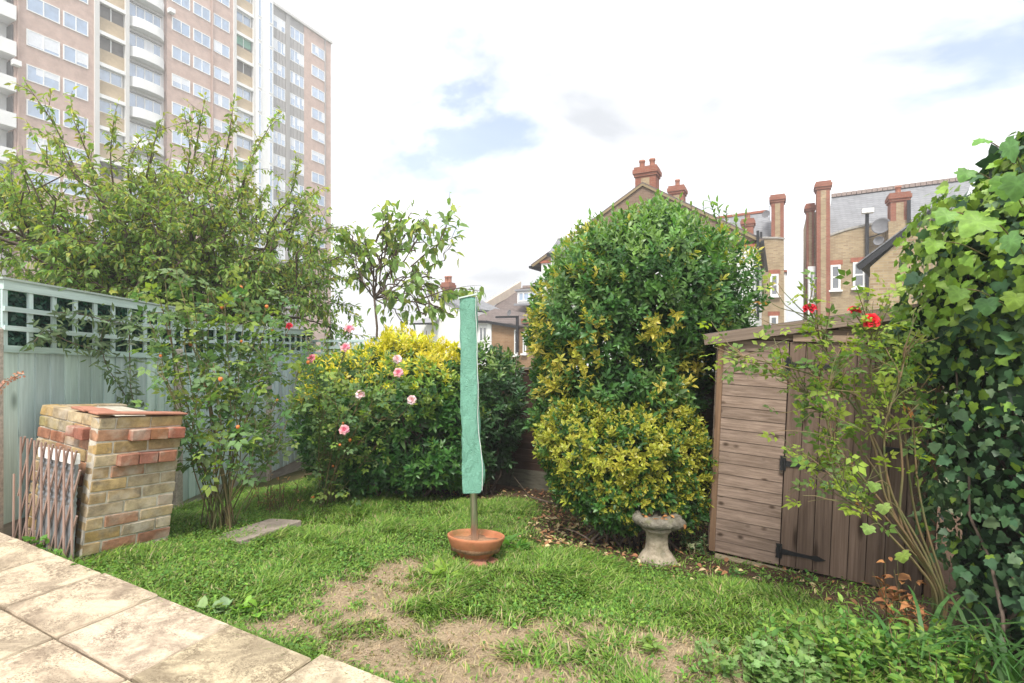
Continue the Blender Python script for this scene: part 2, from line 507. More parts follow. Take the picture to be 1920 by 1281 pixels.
def tubes(lines, sides=5, cap=True):
    """lines: list of (points, radii) -> V, F (quads)"""
    VV = []; FF = []; off = 0
    for P, R in lines:
        P = np.asarray(P, float); n = len(P); R = np.broadcast_to(np.asarray(R, float), (n,))
        T = np.gradient(P, axis=0); T /= (np.linalg.norm(T, axis=1, keepdims=True) + 1e-9)
        ref = np.array([0.31, 0.17, 0.93]) if abs(T[:, 2]).mean() < .8 else np.array([0.93, .31, .17])
        A = np.cross(T, ref); A /= (np.linalg.norm(A, axis=1, keepdims=True) + 1e-9); B = np.cross(T, A)
        th = np.arange(sides)*2*np.pi/sides
        ring = P[:, None, :] + R[:, None, None]*(np.cos(th)[None, :, None]*A[:, None, :] + np.sin(th)[None, :, None]*B[:, None, :])
        VV.append(ring.reshape(-1, 3))
        i = np.arange(n - 1)[:, None]*sides; k = np.arange(sides)[None, :]; k2 = (k + 1) % sides
        FF.append(np.stack([i + k, i + k2, i + sides + k2, i + sides + k], -1).reshape(-1, 4) + off)
        off += n*sides
    return np.concatenate(VV), np.concatenate(FF)
def bez(P, n=12):
    """smooth polyline through the points P (Catmull-Rom)"""
    P = np.asarray(P, float); Q = np.vstack([2*P[0] - P[1], P, 2*P[-1] - P[-2]]); out = []
    for i in range(1, len(Q) - 2):
        t = np.linspace(0, 1, n, endpoint=False)[:, None]
        out.append(.5*((2*Q[i]) + (-Q[i-1] + Q[i+1])*t + (2*Q[i-1] - 5*Q[i] + 4*Q[i+1] - Q[i+2])*t**2 + (-Q[i-1] + 3*Q[i] - 3*Q[i+1] + Q[i+2])*t**3))
    out.append(P[-1:]); return np.concatenate(out)

# ------------------------------------------------------------------ ground, lawn, patio
g = link('ground', newmesh('ground', [(-310, -60, -1.05), (310, -60, -1.05), (310, 410, -1.05), (-310, 410, -1.05)], [(0, 1, 2, 3)], 'far_ground'))
put(g, kind='structure')

DRY = []     # dry patches: centre in the garden, radius along the patio, radius away from it
for px, py, rx, ry in ((700, 1110, .40, .34), (640, 1175, .44, .25), (980, 1195, .58, .24), (1150, 1215, .56, .25), (800, 1225, .50, .22), (1290, 1260, .36, .22), (740, 1070, .22, .26), (900, 1262, .55, .14)):
    p = gp(px, py); DRY.append((p[0], p[1], rx, ry))
def dryness(x, y):
    x = np.asarray(x, float); y = np.asarray(y, float)
    wx = x + .22*(fbm2(x, y, 3.0, 21) - .5); wy = y + .22*(fbm2(x, y, 3.0, 41) - .5)
    d = np.zeros_like(x)
    for cx, cy, rx, ry in DRY:
        q = np.sqrt(((wx - cx)/rx)**2 + ((wy - cy)/ry)**2)
        d = np.maximum(d, 1 - sstep(.62, 1.25, q))
    d = d*(.42 + .80*sstep(.32, .56, fbm2(x, y, 7, 77)))
    return np.clip(d, 0, 1)
def soilness(x, y):
    x = np.asarray(x, float); y = np.asarray(y, float)
    s = sdist(x, y); a = D[0]*x + D[1]*y
    w = .35*(fbm2(x, y, 2.2, 91) - .5)
    k = sstep(3.15, 3.65, s + w - .35*sstep(-1.2, .4, x))*sstep(-3.6, -2.4, x + w)
    k = np.maximum(k, sstep(2.12, 2.50, s + .7*w)*sstep(-.05, .40, x + .3*w))              # along the shed and under the shrubs
    k = np.maximum(k, sstep(1.75, 2.05, x + .5*w)*sstep(1.0, 1.5, s)*.95)           # bed at the right
    k = np.maximum(k, sstep(2.35, 2.6, np.hypot(x - 0.35, (y - 5.6)*.8)*-1 + 3.9 + w)*sstep(2.5, 2.9, s)*.0)
    return np.clip(k, 0, 1)

gx = np.arange(-5.2, 5.2, .045); gy = np.arange(.9, 9.9, .045)
XX, YY = np.meshgrid(gx, gy); ZZ = lawn_z(XX, YY)
dr, so = dryness(XX, YY)[..., None], soilness(XX, YY)[..., None]
turf = np.array([.06, .065, .026])*(0.8 + .5*fbm2(XX, YY, 4, 3))[..., None]
straw = np.array([.345, .265, .170])*(0.75 + .5*fbm2(XX, YY, 9, 13))[..., None]
soil = np.array([.105, .066, .043])*(0.75 + .5*fbm2(XX, YY, 7, 33))[..., None]
CC = turf*(1 - dr) + straw*dr
CC = CC*(1 - so) + soil*so
ZZ = ZZ + (so[..., 0]*.02*(fbm2(XX, YY, 8, 17) - .5))
nx, ny = len(gx), len(gy)
ii = (np.arange(ny - 1)[:, None]*nx + np.arange(nx - 1)[None, :]).ravel()
FF = np.stack([ii, ii + 1, ii + nx + 1, ii + nx], -1)
keep = sdist(XX, YY).ravel()[ii] > -.25
lawn = link('lawn', newmesh('lawn', np.stack([XX, YY, ZZ], -1).reshape(-1, 3), FF[keep], 'lawn_earth', True, CC.reshape(-1, 3)))
put(lawn, kind='structure')

# patio: bed and slabs, in the frame of the house (x along D, y along N)
patio = box('patio', None, -7.0, 4.5, -3.2, -.012, -.45, -.022, 'patio_bed')
patio.location = (N[0]*EDGE, N[1]*EDGE, 0); patio.rotation_euler = (0, 0, ANG); put(patio, kind='structure')
cols_a = [-6.1, -5.55, -5.0, -4.45, -3.90, -3.361, -2.819, -2.227, -1.692, -1.13, -.58, -.02, .54, 1.10, 1.65, 2.2, 2.8]
rb = random.Random(5); slabmesh = []
for i in range(6):
    V, F = cbox(1, 1, 1, (.012, .016, .18), .006, rb); slabmesh.append(newmesh('slab', V, F, 'patio_stone'))
for r in range(5):
    y1 = -.423*r - .004; y0 = y1 - .414
    if r == 4: y0 = -3.1
    for i in range(len(cols_a) - 1):
        a0, a1 = cols_a[i] + .004, cols_a[i + 1] - .004
        ex = rb.uniform(-.008, .008) if r == 0 else 0
        if r == 0 and i == 8: ex = .035
        if r == 0 and i > 8: ex = .03 + ex
        w, d = a1 - a0, y1 + ex - y0
        m = Matrix.Translation(((a0 + a1)/2, (y1 + ex + y0)/2, -.022 + rb.uniform(-.003, .004))) @ Matrix.Rotation(rb.uniform(-.006, .006), 4, 'X') @ Matrix.Rotation(rb.uniform(-.006, .006), 4, 'Y') @ Matrix.Rotation(rb.choice((0, math.pi)), 4, 'Z') @ Matrix.Diagonal((w, d, .045, 1))
        k = rb.uniform(.86, 1.08)
        link('slab', rb.choice(slabmesh), patio, m, (k, k*rb.uniform(.97, 1.01), k*rb.uniform(.92, 1.02)))


# ------------------------------------------------------------------ windows shared by the buildings
def window(parent, x0, x1, z0, z1, y, out, npane, frame='white_paint', glass='tower_glass', fw=.08, rail=False, depth=.06, sill=False, blind=None):
    """frame ring with mullions (part) and panes (sub-parts); out = -1 or +1: the side of the wall that faces out"""
    w, h = x1 - x0, z1 - z0
    key = ('win', round(w, 2), round(h, 2), npane, frame, round(fw, 3), rail)
    if key not in SHAPES:
        V = []; F = []
        def bx_(a, b, c, d):
            o = len(V)
            for X in (a, b):
                for Yy in (-depth/2, depth/2):
                    for Z in (c, d): V.append((X, Yy, Z))
            F.extend([(o, o+1, o+3, o+2), (o+4, o+6, o+7, o+5), (o, o+4, o+5, o+1), (o+2, o+3, o+7, o+6), (o, o+2, o+6, o+4), (o+1, o+5, o+7, o+3)])
        bx_(0, w, 0, fw); bx_(0, w, h - fw, h); bx_(0, fw, fw, h - fw); bx_(w - fw, w, fw, h - fw)
        for i in range(1, npane): bx_(w*i/npane - fw*.5, w*i/npane + fw*.5, fw, h - fw)
        if rail: bx_(fw, w - fw, h*.48, h*.48 + fw*.8)
        SHAPES[key] = newmesh('window', V, F, frame)
    o = link('window', SHAPES[key], parent, Matrix.Translation((x0, y + out*depth/2, z0)))
    pw = (w - fw*(npane + 1))/npane
    for i in range(npane):
        a = fw + i*(pw + fw) if npane > 1 else fw
        if npane > 1: a = w*i/npane + (fw if i == 0 else fw*.5); b = w*(i + 1)/npane - (fw if i == npane - 1 else fw*.5)
        else: b = w - fw
        zs = [(fw, h - fw)] if not rail else [(fw, h*.48), (h*.48 + fw*.8, h - fw)]
        for za, zb_ in zs:
            gm = glass
            bar('pane', o, (a, out*-.005, (za + zb_)/2), (b, out*-.005, (za + zb_)/2), zb_ - za, .02, gm)
            if blind and random.random() < blind:
                bf = random.uniform(.35, 1.0); bw_ = random.choice((1, 1, .45))
                bar('curtain', o, (a, out*.007, zb_ - (zb_ - za)*bf/2), (a + (b - a)*bw_, out*.007, zb_ - (zb_ - za)*bf/2), (zb_ - za)*bf, .006, 'curtain')
    if sill: bar('sill', o, (-.08, out*.06, -.05), (w + .08, out*.06, -.05), .09, .16, frame)
    return o

# ------------------------------------------------------------------ tower block
RC = np.array([-24.4, 69.0]); tdir = np.array([-.45, -.893]); tdir /= np.linalg.norm(tdir)
tw = thing('tower_block', 'tall pink brick tower block with white windows and curved balconies', 'tower block', (RC[0], RC[1], 0), math.atan2(tdir[1], tdir[0]))
def tp_(px):
    k = (px - 960)/FPX
    return float((RC[0] - RC[1]*k)/(-tdir[0] + k*tdir[1]))
def tz(px, py):
    Y = RC[1] + tdir[1]*tp_(px); return CAM_Z + (640 - py)/FPX*Y
T = tp_; TOPZ = 41.4
# walls as separate bays, their faces at y = 0 (the balconies' bays set back)
def bay(a, b, mat, y=0.0, name='wall'): return box(name, tw, T(b), T(a), -14, y, -1, TOPZ, mat)
box('wall', tw, 0, T(570), -14, .0, -1, TOPZ, 'tower_brick')
bay(511, 570, 'tower_grey', -.06)
bay(440, 477, 'cream_brick', -.30)
bay(313, 440, 'tower_brick', .0)
bay(241, 313, 'tower_white', -.55)
bay(185, 234, 'cream_brick', -.30)
bay(27, 176, 'tower_brick', .0)
box('wall', tw, T(27), T(-70), -14, -1.1, -1, TOPZ, 'tower_white')
box('wall', tw, T(-70), T(-200), -14, 0, -1, TOPZ, 'tower_brick')
for a, b in ((176, 185), (234, 241), (437, 442), (474, 478)):
    box('pier', tw, T(b), T(a), -13.9, .18, -1, TOPZ + .02, 'tower_pier')
# stair tower glazing strip
box('stair_wall', tw, T(510), T(478), -13.8, .25, -1, TOPZ + .6, 'tower_white')
for i in range(15):
    z = TOPZ - 2.75*(i + 1)
    for a, b in ((481, 487), (502, 508)):
        window(tw, T(b), T(a), z + .15, z + 2.65, .25, 1, 1, 'tower_white', 'tower_glass', .07)
box('parapet', tw, -.15, T(511), -14.1, .22, TOPZ, TOPZ + .35, 'tower_pier')
box('parapet', tw, T(477.5), T(-200), -14.1, .22, TOPZ, TOPZ + .35, 'tower_pier')
# drain pipes
for px in (33, 397):
    bar('drain_pipe', tw, (T(px), .10, 0), (T(px), .10, TOPZ), .10, .10, 'tower_brick', (1, 0, 0))
bar('drain_pipe', tw, (T(608.5), .10, 0), (T(608.5), .10, TOPZ), .10, .10, 'tower_grey', (1, 0, 0))
random.seed(21)
def rows_from(z, step=2.8, zmin=9.0):
    while z + step < TOPZ - .9: z += step
    while z > zmin: yield z; z -= step
for z in rows_from(tz(49, 53)):
    window(tw, T(112), T(49), z - 1.30, z, 0, 1, 2, blind=.35)
    window(tw, T(165), T(118), z - 1.30, z, 0, 1, 2, blind=.35)
for z in rows_from(tz(323, 84)):
    for a, b in ((322, 356), (362, 394), (400, 430)):
        window(tw, T(b), T(a), z - 1.28, z, 0, 1, 2, blind=.35)
for z in rows_from(tz(584, 80), 2.76):
    window(tw, T(608), T(584), z - 1.34, z, 0, 1, 2, blind=.5)
for z in rows_from(tz(511, 25), 2.76):
    for a, b in ((512, 535), (544, 570)):
        window(tw, T(b), T(a), z - 1.48, z, -.06, 1, 3, blind=.7)
        n = 4
        for i in range(n):
            x0 = T(b) + (T(a) - T(b))*i/n; x1 = T(b) + (T(a) - T(b))*(i + 1)/n
            bar('spandrel', tw, (x0 + .02, -.03, z - 2.12), (x1 - .02, -.03, z - 2.12), 1.22, .05, 'tower_grey')
bar('pier', tw, (T(539.5), .02, 0), (T(539.5), .02, TOPZ), T(536) - T(543), .16, 'tower_grey', (1, 0, 0), (1, 1, 1))
# cream loggia bays
k = 0
for a, b, z00 in ((185, 234, tz(185, 88)), (442, 474, tz(441, 81.5))):
    for z in rows_from(z00, 2.8):
        k += 1
        bar('balcony_front', tw, (T(b), -.12, z - .62), (T(a), -.12, z - .62), 1.24, .12, 'cream_brick')
        bar('lintel', tw, (T(b), -.05, z + 1.38), (T(a), -.05, z + 1.38), .32, .34, 'tower_white')
        bar('slab_edge', tw, (T(b), -.08, z - 1.30), (T(a), -.08, z - 1.30), .10, .30, 'tower_white')
        style = (k*7) % 5
        if style in (0, 3): 
            bar('loggia_shade', tw, (T(b), -.275, z + .61), (T(a), -.275, z + .61), 1.22, .04, 'dark_void', color=(1, 1, 1))  # dark sheet painted as the shade inside an open loggia
            bar('post', tw, ((T(a) + T(b))/2, -.20, z), ((T(a) + T(b))/2, -.20, z + 1.22), .07, .07, 'tower_white', (1, 0, 0))
            if style == 3 and b == 474: bar('blind', tw, (T(b) + .1, -.22, z + .75), (T(a) - .1, -.22, z + .75), .9, .03, 'green_blind')
        else: window(tw, T(b) + .05, T(a) - .05, z + .01, z + 1.22, -.30, 1, 2, blind=.5, fw=.12)
# bowed white balconies
def balcony_mesh(w, bow, h):
    key = ('bal', round(w, 1), bow, h)
    if key not in SHAPES:
        n = 14; V = []; F = []
        for i in range(n + 1):
            u = i/n; x = w*u; y = bow*(1 - (2*u - 1)**4)*.9 + .06*bow*(1 - (2*u - 1)**2)
            V += [(x, y, 0), (x, y, h), (x, y - .10, h), (x, y - .10, .18), (x, -.2, .18), (x, -.2, 0)]
        for i in range(n):
            o = i*6
            for q in range(6): F.append((o + q, o + (q + 1) % 6, o + 6 + (q + 1) % 6, o + 6 + q))
        SHAPES[key] = newmesh('balcony', V, F, 'tower_white')
    return SHAPES[key]
wC = T(241) - T(313)
for z in rows_from(tz(241, 80), 2.8):
    link('balcony', balcony_mesh(wC - .1, .8, .92), tw, Matrix.Translation((T(313) + .05, -.35, z - 1.05)))
    window(tw, T(313) + .25, T(241) - .15, z - .75, z + 1.35, -.55, 1, 4, blind=.25, fw=.10)
    bar('blind_box', tw, (T(313) + .25, -.40, z + 1.40), (T(241) - .15, -.40, z + 1.40), .08, .20, 'tower_grey')
wL = T(-70) - T(27)
for z in rows_from(tz(0, 70), 2.8):
    box('balcony', tw, T(27), T(-70), -1.0, .35, z - 1.1, z, 'tower_white')
    window(tw, T(27) + .5, T(-70) - .3, z + .05, z + 1.2, -1.1, 1, 4, blind=.2, fw=.10)
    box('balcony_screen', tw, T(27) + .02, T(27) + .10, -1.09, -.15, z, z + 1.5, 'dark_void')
for px, py in ((27, 120), (318, 22)):
    z = tz(px, py)
    cb_ = box('camera_box', tw, T(px) - .25, T(px) + .25, .05, .55, z - .2, z + .2, 'tower_white')

# ------------------------------------------------------------------ houses
def hframe(name, label, px, Y, z0=-1.05):
    X = (px - 960)/FPX*Y
    o = thing(name, label, 'house', (X, Y, z0), ANG)
    O = np.array([X, Y])
    def hx(p):
        k = (p - 960)/FPX
        return float((k*O[1] - O[0])/(D[0] - k*D[1]))
    def hz(p, q, dy=0.0):
        Yq = O[1] + D[1]*hx(p) + dy*N[1]
        return CAM_Z + (640 - q)/FPX*Yq - z0
    return o, hx, hz
def chimney(parent, x0, x1, y0, y1, z0, z1, pots=2, mat='red_brickwork', panel='stock_brick', name='chimney'):
    ch = bpy.data.objects.new(name, None); COL.objects.link(ch); ch.parent = parent
    box('stack', ch, x0, x1, y0, y1, z0, z1 - .35, mat)
    w = x1 - x0
    if panel:
        box('panel', ch, x0 + w*.30, x1 - w*.30, y0 - .015, y0 + .1, z0 + .1, z1 - .5, panel)
    for i, (e, za, zb_) in enumerate(((.05, z1 - .42, z1 - .30), (.10, z1 - .30, z1 - .12), (.05, z1 - .12, z1))):
        box('corbel', ch, x0 - e, x1 + e, y0 - e, y1 + e, za, zb_, 'red_brickwork')
    for i in range(pots):
        cx = x0 + w*(i + .5)/pots
        pt = link('pot', lathe_mesh('pot', [(.001, 0), (.13, 0), (.12, .05), (.115, .30), (.14, .32), (.14, .40), (.10, .40), (.09, .30), (.001, .28)], 'terra_tile', 16), ch)
        pt.location = (cx, (y0 + y1)/2, z1)
    return ch
def dish(parent, loc, r, mat='dish_grey'):
    d_ = link('satellite_dish', lathe_mesh('satellite_dish', [(.001, .0), (r*.5, r*.07), (r*.85, r*.2), (r, r*.28), (r, r*.31), (r*.84, r*.23), (r*.5, r*.10), (.001, .03)], mat, 24), parent)
    d_.location = loc; d_.rotation_euler = (rad(78), 0, rad(-25)); return d_

# gable house behind the tall shrub
h1, hx, hz = hframe('gabled_house', 'brown brick gabled house with twin-pot chimney behind the tall shrub', 1008, 24.4)
w1 = hx(1424); ze = hz(1008, 490); za = hz(1205, 346); xa = hx(1205)
prism('gable_wall', h1, [(0, 0, ze), (w1, 0, ze + .15), (xa, 0, za)], (0, 9, 0), 'gable_brick')
box('rendered_wall', h1, .18, w1 - .15, .03, 8.9, 0, ze - .004, 'white_render')
box('eaves_band', h1, .1, w1 - .1, -.03, .05, ze - .10, ze + .02, 'red_brick')
for s_, (xa0, zz0) in enumerate(((-.30, ze - .24), (w1 + .10, ze + .06))):
    dx, dz = xa - xa0, za - zz0; ln = math.hypot(dx, dz); nx_, nz_ = -dz/ln*(1 if dx > 0 else -1), abs(dx)/ln
    pts = [(xa0, -.03, zz0), (xa, -.03, za), (xa, -.03, za + .12), (xa0 + nx_*.10, -.03, zz0 + .11)]
    prism('roof_slope', h1, pts, (0, 9.2, 0), 'brown_tiles')
    bar('verge_board', h1, (xa0, -.05, zz0 + .0), (xa, -.05, za + .0), .09, .05, 'pale_wood' if s_ == 0 else 'pale_wood', (0, 0, 1), (.75, .7, .6))
    bar('gutter', h1, (xa0, -.22, zz0 - .03), (xa0, 9.0, zz0 - .03), .12, .12, 'black_plastic')
chimney(h1, hx(1187), hx(1226), .35, 1.1, za - .7, hz(1205, 307), 2)
chimney(h1, hx(1212), hx(1243), 5.2, 6.0, za - .7, hz(1230, 350, 5.5), 1)
chimney(h1, hx(1067), hx(1082), 3.0, 3.6, ze + .6, hz(1075, 423, 3.0), 1, panel=None)
# small hipped bay at the left of the gable
xb0, xb1 = hx(1042), hx(1100); zb1, zb2 = hz(1042, 480), hz(1060, 449)
V = [(xb0, -.9, zb1), (xb1, -.9, zb1), (xb1, .02, zb1), (xb0, .02, zb1), (xb0 + .25, -.35, zb2), (xb1 - .25, -.35, zb2), (xb1 - .25, .02, zb2), (xb0 + .25, .02, zb2)]
link('bay_roof', newmesh('bay_roof', V, [(0, 1, 5, 4), (1, 2, 6, 5), (2, 3, 7, 6), (3, 0, 4, 7), (4, 5, 6, 7), (3, 2, 1, 0)], 'slate_roof'), h1)
box('bay_flashing', h1, xb0 + .2, xb1 - .2, -.4, .03, zb2, zb2 + .10, 'white_paint')
box('bay_wall', h1, xb0 + .10, xb1 - .10, -.8, .05, 0, zb1 - .16, 'white_render')
box('bay_gutter', h1, xb0 - .04, xb1 + .04, -.98, -.04, zb1 - .14, zb1 + .004, 'black_plastic')
bar('down_pipe', h1, (hx(1421), -.1, ze - 3), (hx(1421), -.1, ze + .5), .10, .10, 'black_plastic', (1, 0, 0))
window(h1, hx(1408), hx(1418), hz(1410, 545), hz(1410, 505), .03, -1, 1, 'white_paint', 'house_glass', .07, True)

# brick rear wing beside it
h2, hx, hz = hframe('brick_wing_house', 'yellow brick house wing with tall chimney left of the sky gap', 1404, 29.0)
x1 = hx(1470)
top_ = [(0, 0, 0), (x1, 0, 0), (x1, 0, hz(1470, 449)), (x1*.8, 0, hz(1455, 447)), (x1*.45, 0, hz(1435, 447)), (0, 0, hz(1410, 440))]
prism('wall', h2, top_, (0, 6, 0), 'stock_brick')
prism('parapet', h2, [(x1 + .05, 0, hz(1470, 449)), (x1*.8, 0, hz(1455, 447)), (x1*.45, 0, hz(1435, 447)), (0, 0, hz(1410, 440)), (0, 0, hz(1410, 437)), (x1*.45, 0, hz(1435, 444)), (x1*.8, 0, hz(1455, 444)), (x1 + .05, 0, hz(1470, 446))], (0, -.06, 0), 'concrete')
prism('roof', h2, [(-.4, .3, hz(1410, 446)), (x1 - .2, .3, hz(1460, 449)), (x1 - .9, 2.6, hz(1452, 396, 2.6)), (-2.2, 2.6, hz(1385, 405, 2.6))], (0, .15, -.1), 'slate_roof')
bar('ridge', h2, (-2.2, 2.6, hz(1385, 404, 2.6)), (x1 - .9, 2.6, hz(1452, 394, 2.6)), .14, .2, 'red_brick')
chimney(h2, hx(1446), hx(1470), .1, 1.0, hz(1460, 455), hz(1460, 363), 0, 'red_brickwork', 'stock_brick')
chimney(h2, hx(1393), hx(1413), -.6, .1, hz(1400, 448), hz(1400, 414), 1, 'red_brickwork', None)
for a, b, t0, b0 in ((1444, 1460, 514, 555), (1443, 1459, 592, 632), (1416, 1424, 516, 556)):
    window(h2, hx(a), hx(b), hz(a, b0), hz(a, t0), 0, -1, 1, 'white_paint', 'house_glass', .10, True, sill=True)
    box('lintel', h2, hx(a) - .08, hx(b) + .08, -.03, .05, hz(a, t0) + .004, hz(a, t0 - 8), 'red_brick')
box('side_bay', h2, x1 + .003, x1 + .10, .8, 2.4, 0, hz(1472, 507), 'white_paint')
box('side_bay_cap', h2, x1 + .003, x1 + .16, .7, 2.5, hz(1472, 507) + .003, hz(1472, 503), 'red_brick')
dish(h2, (hx(1437), .2, hz(1437, 400)), .22)
ae = [(np.array([(hx(1443), .3, hz(1443, 410)), (hx(1443), .3, hz(1443, 396)), (hx(1443), .3, hz(1443, 383))]), .02), (np.array([(hx(1430), .3, hz(1443, 384)), (hx(1436), .3, hz(1443, 384)), (hx(1444), .3, hz(1443, 384))]), .015)]
link('aerial', newmesh('aerial', *tubes(ae, 5), 'aluminium'), h2)
bar('down_pipe', h2, (hx(1427), -.1, hz(1427, 560)), (hx(1427), -.1, hz(1427, 435)), .12, .10, 'black_plastic', (1, 0, 0))

# brick house at the right of the sky gap
h3, hx, hz = hframe('curved_brick_house', 'yellow brick house with slate roof and tall red-edged chimney right of the sky gap', 1530, 27.5)
xA, xB = hx(1542), hx(1790)
pts = [(xA, 0, 0), (xB, 0, 0), (xB, 0, hz(1790, 425)), (hx(1700), 0, hz(1700, 424)), (hx(1650), 0, hz(1650, 420)), (hx(1620), 0, hz(1620, 424)), (hx(1590), 0, hz(1590, 431)), (hx(1565), 0, hz(1565, 439)), (xA, 0, hz(1545, 448))]
prism('wall', h3, pts, (0, 6, 0), 'stock_brick')
cp = pts[2:]; cpu = [(x, y, z + .10) for x, y, z in cp][::-1]
prism('parapet', h3, cp + cpu, (0, -.06, 0), 'concrete')
prism('roof', h3, [(hx(1550), .25, hz(1550, 440)), (xB, .25, hz(1790, 432)), (xB + 1.5, 3.2, hz(1790, 343, 3.2)), (hx(1557) + .3, 3.2, hz(1557, 371, 3.2))], (0, .15, -.12), 'slate_roof')
p0 = np.array((hx(1557) + .3, 3.2, hz(1557, 370, 3.2) + .05)); p1 = np.array((xB + 1.5, 3.2, hz(1790, 342, 3.2) + .05))
for i in range(26):
    a, b = p0 + (p1 - p0)*i/26, p0 + (p1 - p0)*(i + .9)/26
    bar('ridge_tile', h3, a, b, .20, .26, 'old_ridge')
chimney(h3, hx(1531), hx(1556), -.15, .75, 0, hz(1540, 341), 0, 'red_brickwork', 'stock_brick')
chimney(h3, hx(1514), hx(1528), .9, 1.7, 0, hz(1520, 381, .9), 0, 'red_brickwork', 'stock_brick')
box('return_wall', h3, hx(1515), hx(1545), 1.0, 5.8, 0, hz(1520, 398, 1.0), 'stock_brick')
chimney(h3, hx(1664), hx(1698), -.8, 0, hz(1680, 440), hz(1680, 368), 1, 'red_brickwork', 'stock_brick')
box('chimney_breast', h3, hx(1660), hx(1702), -.85, .02, 0, hz(1680, 420), 'stock_brick')
for a, b, t0, b0 in ((1557, 1576, 497, 544), (1599, 1622, 492, 540), (1645, 1660, 490, 540)):
    window(h3, hx(a), hx(b), hz(a, b0), hz(a, t0), 0, -1, 1, 'white_paint', 'house_glass', .10, True, sill=True)
    box('lintel', h3, hx(a) - .10, hx(b) + .10, -.03, .05, hz(a, t0) + .004, hz(a, t0 - 9), 'red_brick')
box('side_bay', h3, hx(1515.5), hx(1530), .3, .88, 0, hz(1517, 498), 'white_paint')
window(h3, hx(1516.5), hx(1528), hz(1520, 560), hz(1520, 505), .3, -1, 1, 'white_paint', 'house_glass', .09)
bar('down_pipe', h3, (hx(1625), -.12, hz(1625, 565)), (hx(1625), -.12, hz(1625, 402)), .15, .12, 'black_plastic', (1, 0, 0))
bar('flue', h3, (hx(1696), -.95, hz(1696, 440)), (hx(1696), -.95, hz(1696, 384)), .14, .12, 'black_plastic', (1, 0, 0))
box('flood_light', h3, hx(1614), hx(1636), -.5, -.15, hz(1625, 402), hz(1625, 394), 'white_paint')
dish(h3, (hx(1650), -.5, hz(1650, 428)), .42)
dish(h3, (hx(1645), -.5, hz(1645, 455)), .24)
link('dish_arm', newmesh('dish_arm', *tubes([(np.array([(hx(1628), -.14, hz(1628, 446)), (hx(1640), -.4, hz(1640, 444)), (hx(1650), -.5, hz(1650, 440))]), .03)], 6), 'black_plastic'), h3)

# nearer outhouse gable at the right, black verge rising to the right
h5, hx, hz = hframe('brick_outhouse', 'nearer brick gable with black verge board rising behind the ivy', 1612, 15.0)
xe = hx(1745); zl0, zl1 = hz(1615, 503), hz(1742, 392)
prism('wall', h5, [(.25, 0, 0), (xe, 0, 0), (xe, 0, zl1 - .1), (.25, 0, zl0 + .02)], (.9, 4, 0), 'stock_brick')
bar('verge_board', h5, (-.05, -.06, zl0), (xe + .1, -.06, zl1), .14, .08, 'black_plastic')
prism('roof', h5, [(-.1, -.1, zl0 + .09), (xe + .1, -.1, zl1 + .09), (xe + .1, -.1, zl1 + .13), (-.1, -.1, zl0 + .13)], (.92, 4.1, 0), 'slate_roof')

# low terrace beyond the back fence: brick rear wing, tiled roof with dormer
Yh = 31.0
h4, hx, hz = hframe('tiled_terrace_house', 'brown tiled terrace house with white dormer between dryer and tall shrub', 893, 33.0)
xr = hx(1045); zr = hz(920, 546, 4.0); 
prism('roof', h4, [(hx(893), .0, hz(905, 600)), (xr, .0, hz(1010, 612)), (xr, 4.5, zr + .3), (hx(905) + .2, 4.5, zr + .3)], (0, .12, -.14), 'brown_tiles')
for i in range(12):
    x0 = hx(922) + (xr - hx(922))*i/12
    bar('ridge_tile', h4, (x0, 4.5, zr + .36), (x0 + (xr - hx(922))/12*.9, 4.5, zr + .36), .16, .22, 'old_ridge')
prism('party_wall', h4, [(hx(891), -.2, hz(892, 585) - .3), (hx(891), -.2, hz(892, 582)), (hx(918), 4.5, zr + .75), (hx(918), 4.5, zr + .1)], (-.28, 0, 0), 'pale_render' if 'pale_render' in M else m_plain('pale_render', (.50, .43, .36), .9, .12, 2).name)
box('wall', h4, hx(893), xr, .4, 4.4, 0, hz(905, 604), 'orange_brick')
xd0, xd1 = hx(959), hx(1006); zd0, zd1 = hz(960, 569, .8), hz(960, 546, .8)
box('dormer_wall', h4, xd0, xd1, .8, 4.3, zd0, zd1, 'white_paint')
box('dormer_roof', h4, xd0 - .12, xd1 + .25, .65, 4.4, zd1 + .003, zd1 + .12, 'lead')
box('dormer_flashing', h4, xd0 - .15, xd1 + .15, .6, .9, zd0 - .14, zd0 - .003, 'lead')
window(h4, xd0 + .08, xd1 - .08, zd0 + .12, zd1 - .06, .8, -1, 4, 'white_paint', 'tower_glass', .09)
sk = link('skylight', newmesh('skylight', *cbox(.55, .8, .06, .01), 'white_paint'), h4); sk.location = (hx(927), 2.1, hz(927, 574, 2.1)); sk.rotation_euler = (math.atan2(zr + .3 - hz(905, 600), 4.5), 0, 0)
# projecting rear wing with mono-pitch roof falling to the right
h6, hx, hz = hframe('brick_rear_wing', 'low orange brick rear wing with black gutter right of the dryer', 897, 27.0)
ze0, ze1 = hz(915, 604), hz(976, 613)
xw0, xw1 = hx(921), hx(1000)
box('white_wall', h6, hx(880), xw0 - .02, .06, 3, 0, ze0 - .05, 'white_render')
prism('wall', h6, [(xw0, 0, 0), (xw1, 0, 0), (xw1, 0, hz(1000, 617)), (xw0, 0, hz(921, 606))], (0, 4, 0), 'orange_brick')
bar('corner_board', h6, (xw0 - .08, -.02, 0), (xw0 - .08, -.02, ze0 - .06), .24, .10, 'white_paint', (1, 0, 0))
prism('roof', h6, [(hx(876), -.15, ze0 + .05), (hx(921), -.15, ze0 + .03), (xw1 + .3, -.15, hz(1000, 616) + .05), (xw1 + .3, 3.0, hz(1000, 596, 3)), (hx(876), 3.0, hz(880, 578, 3))], (0, .02, -.08), 'brown_tiles')
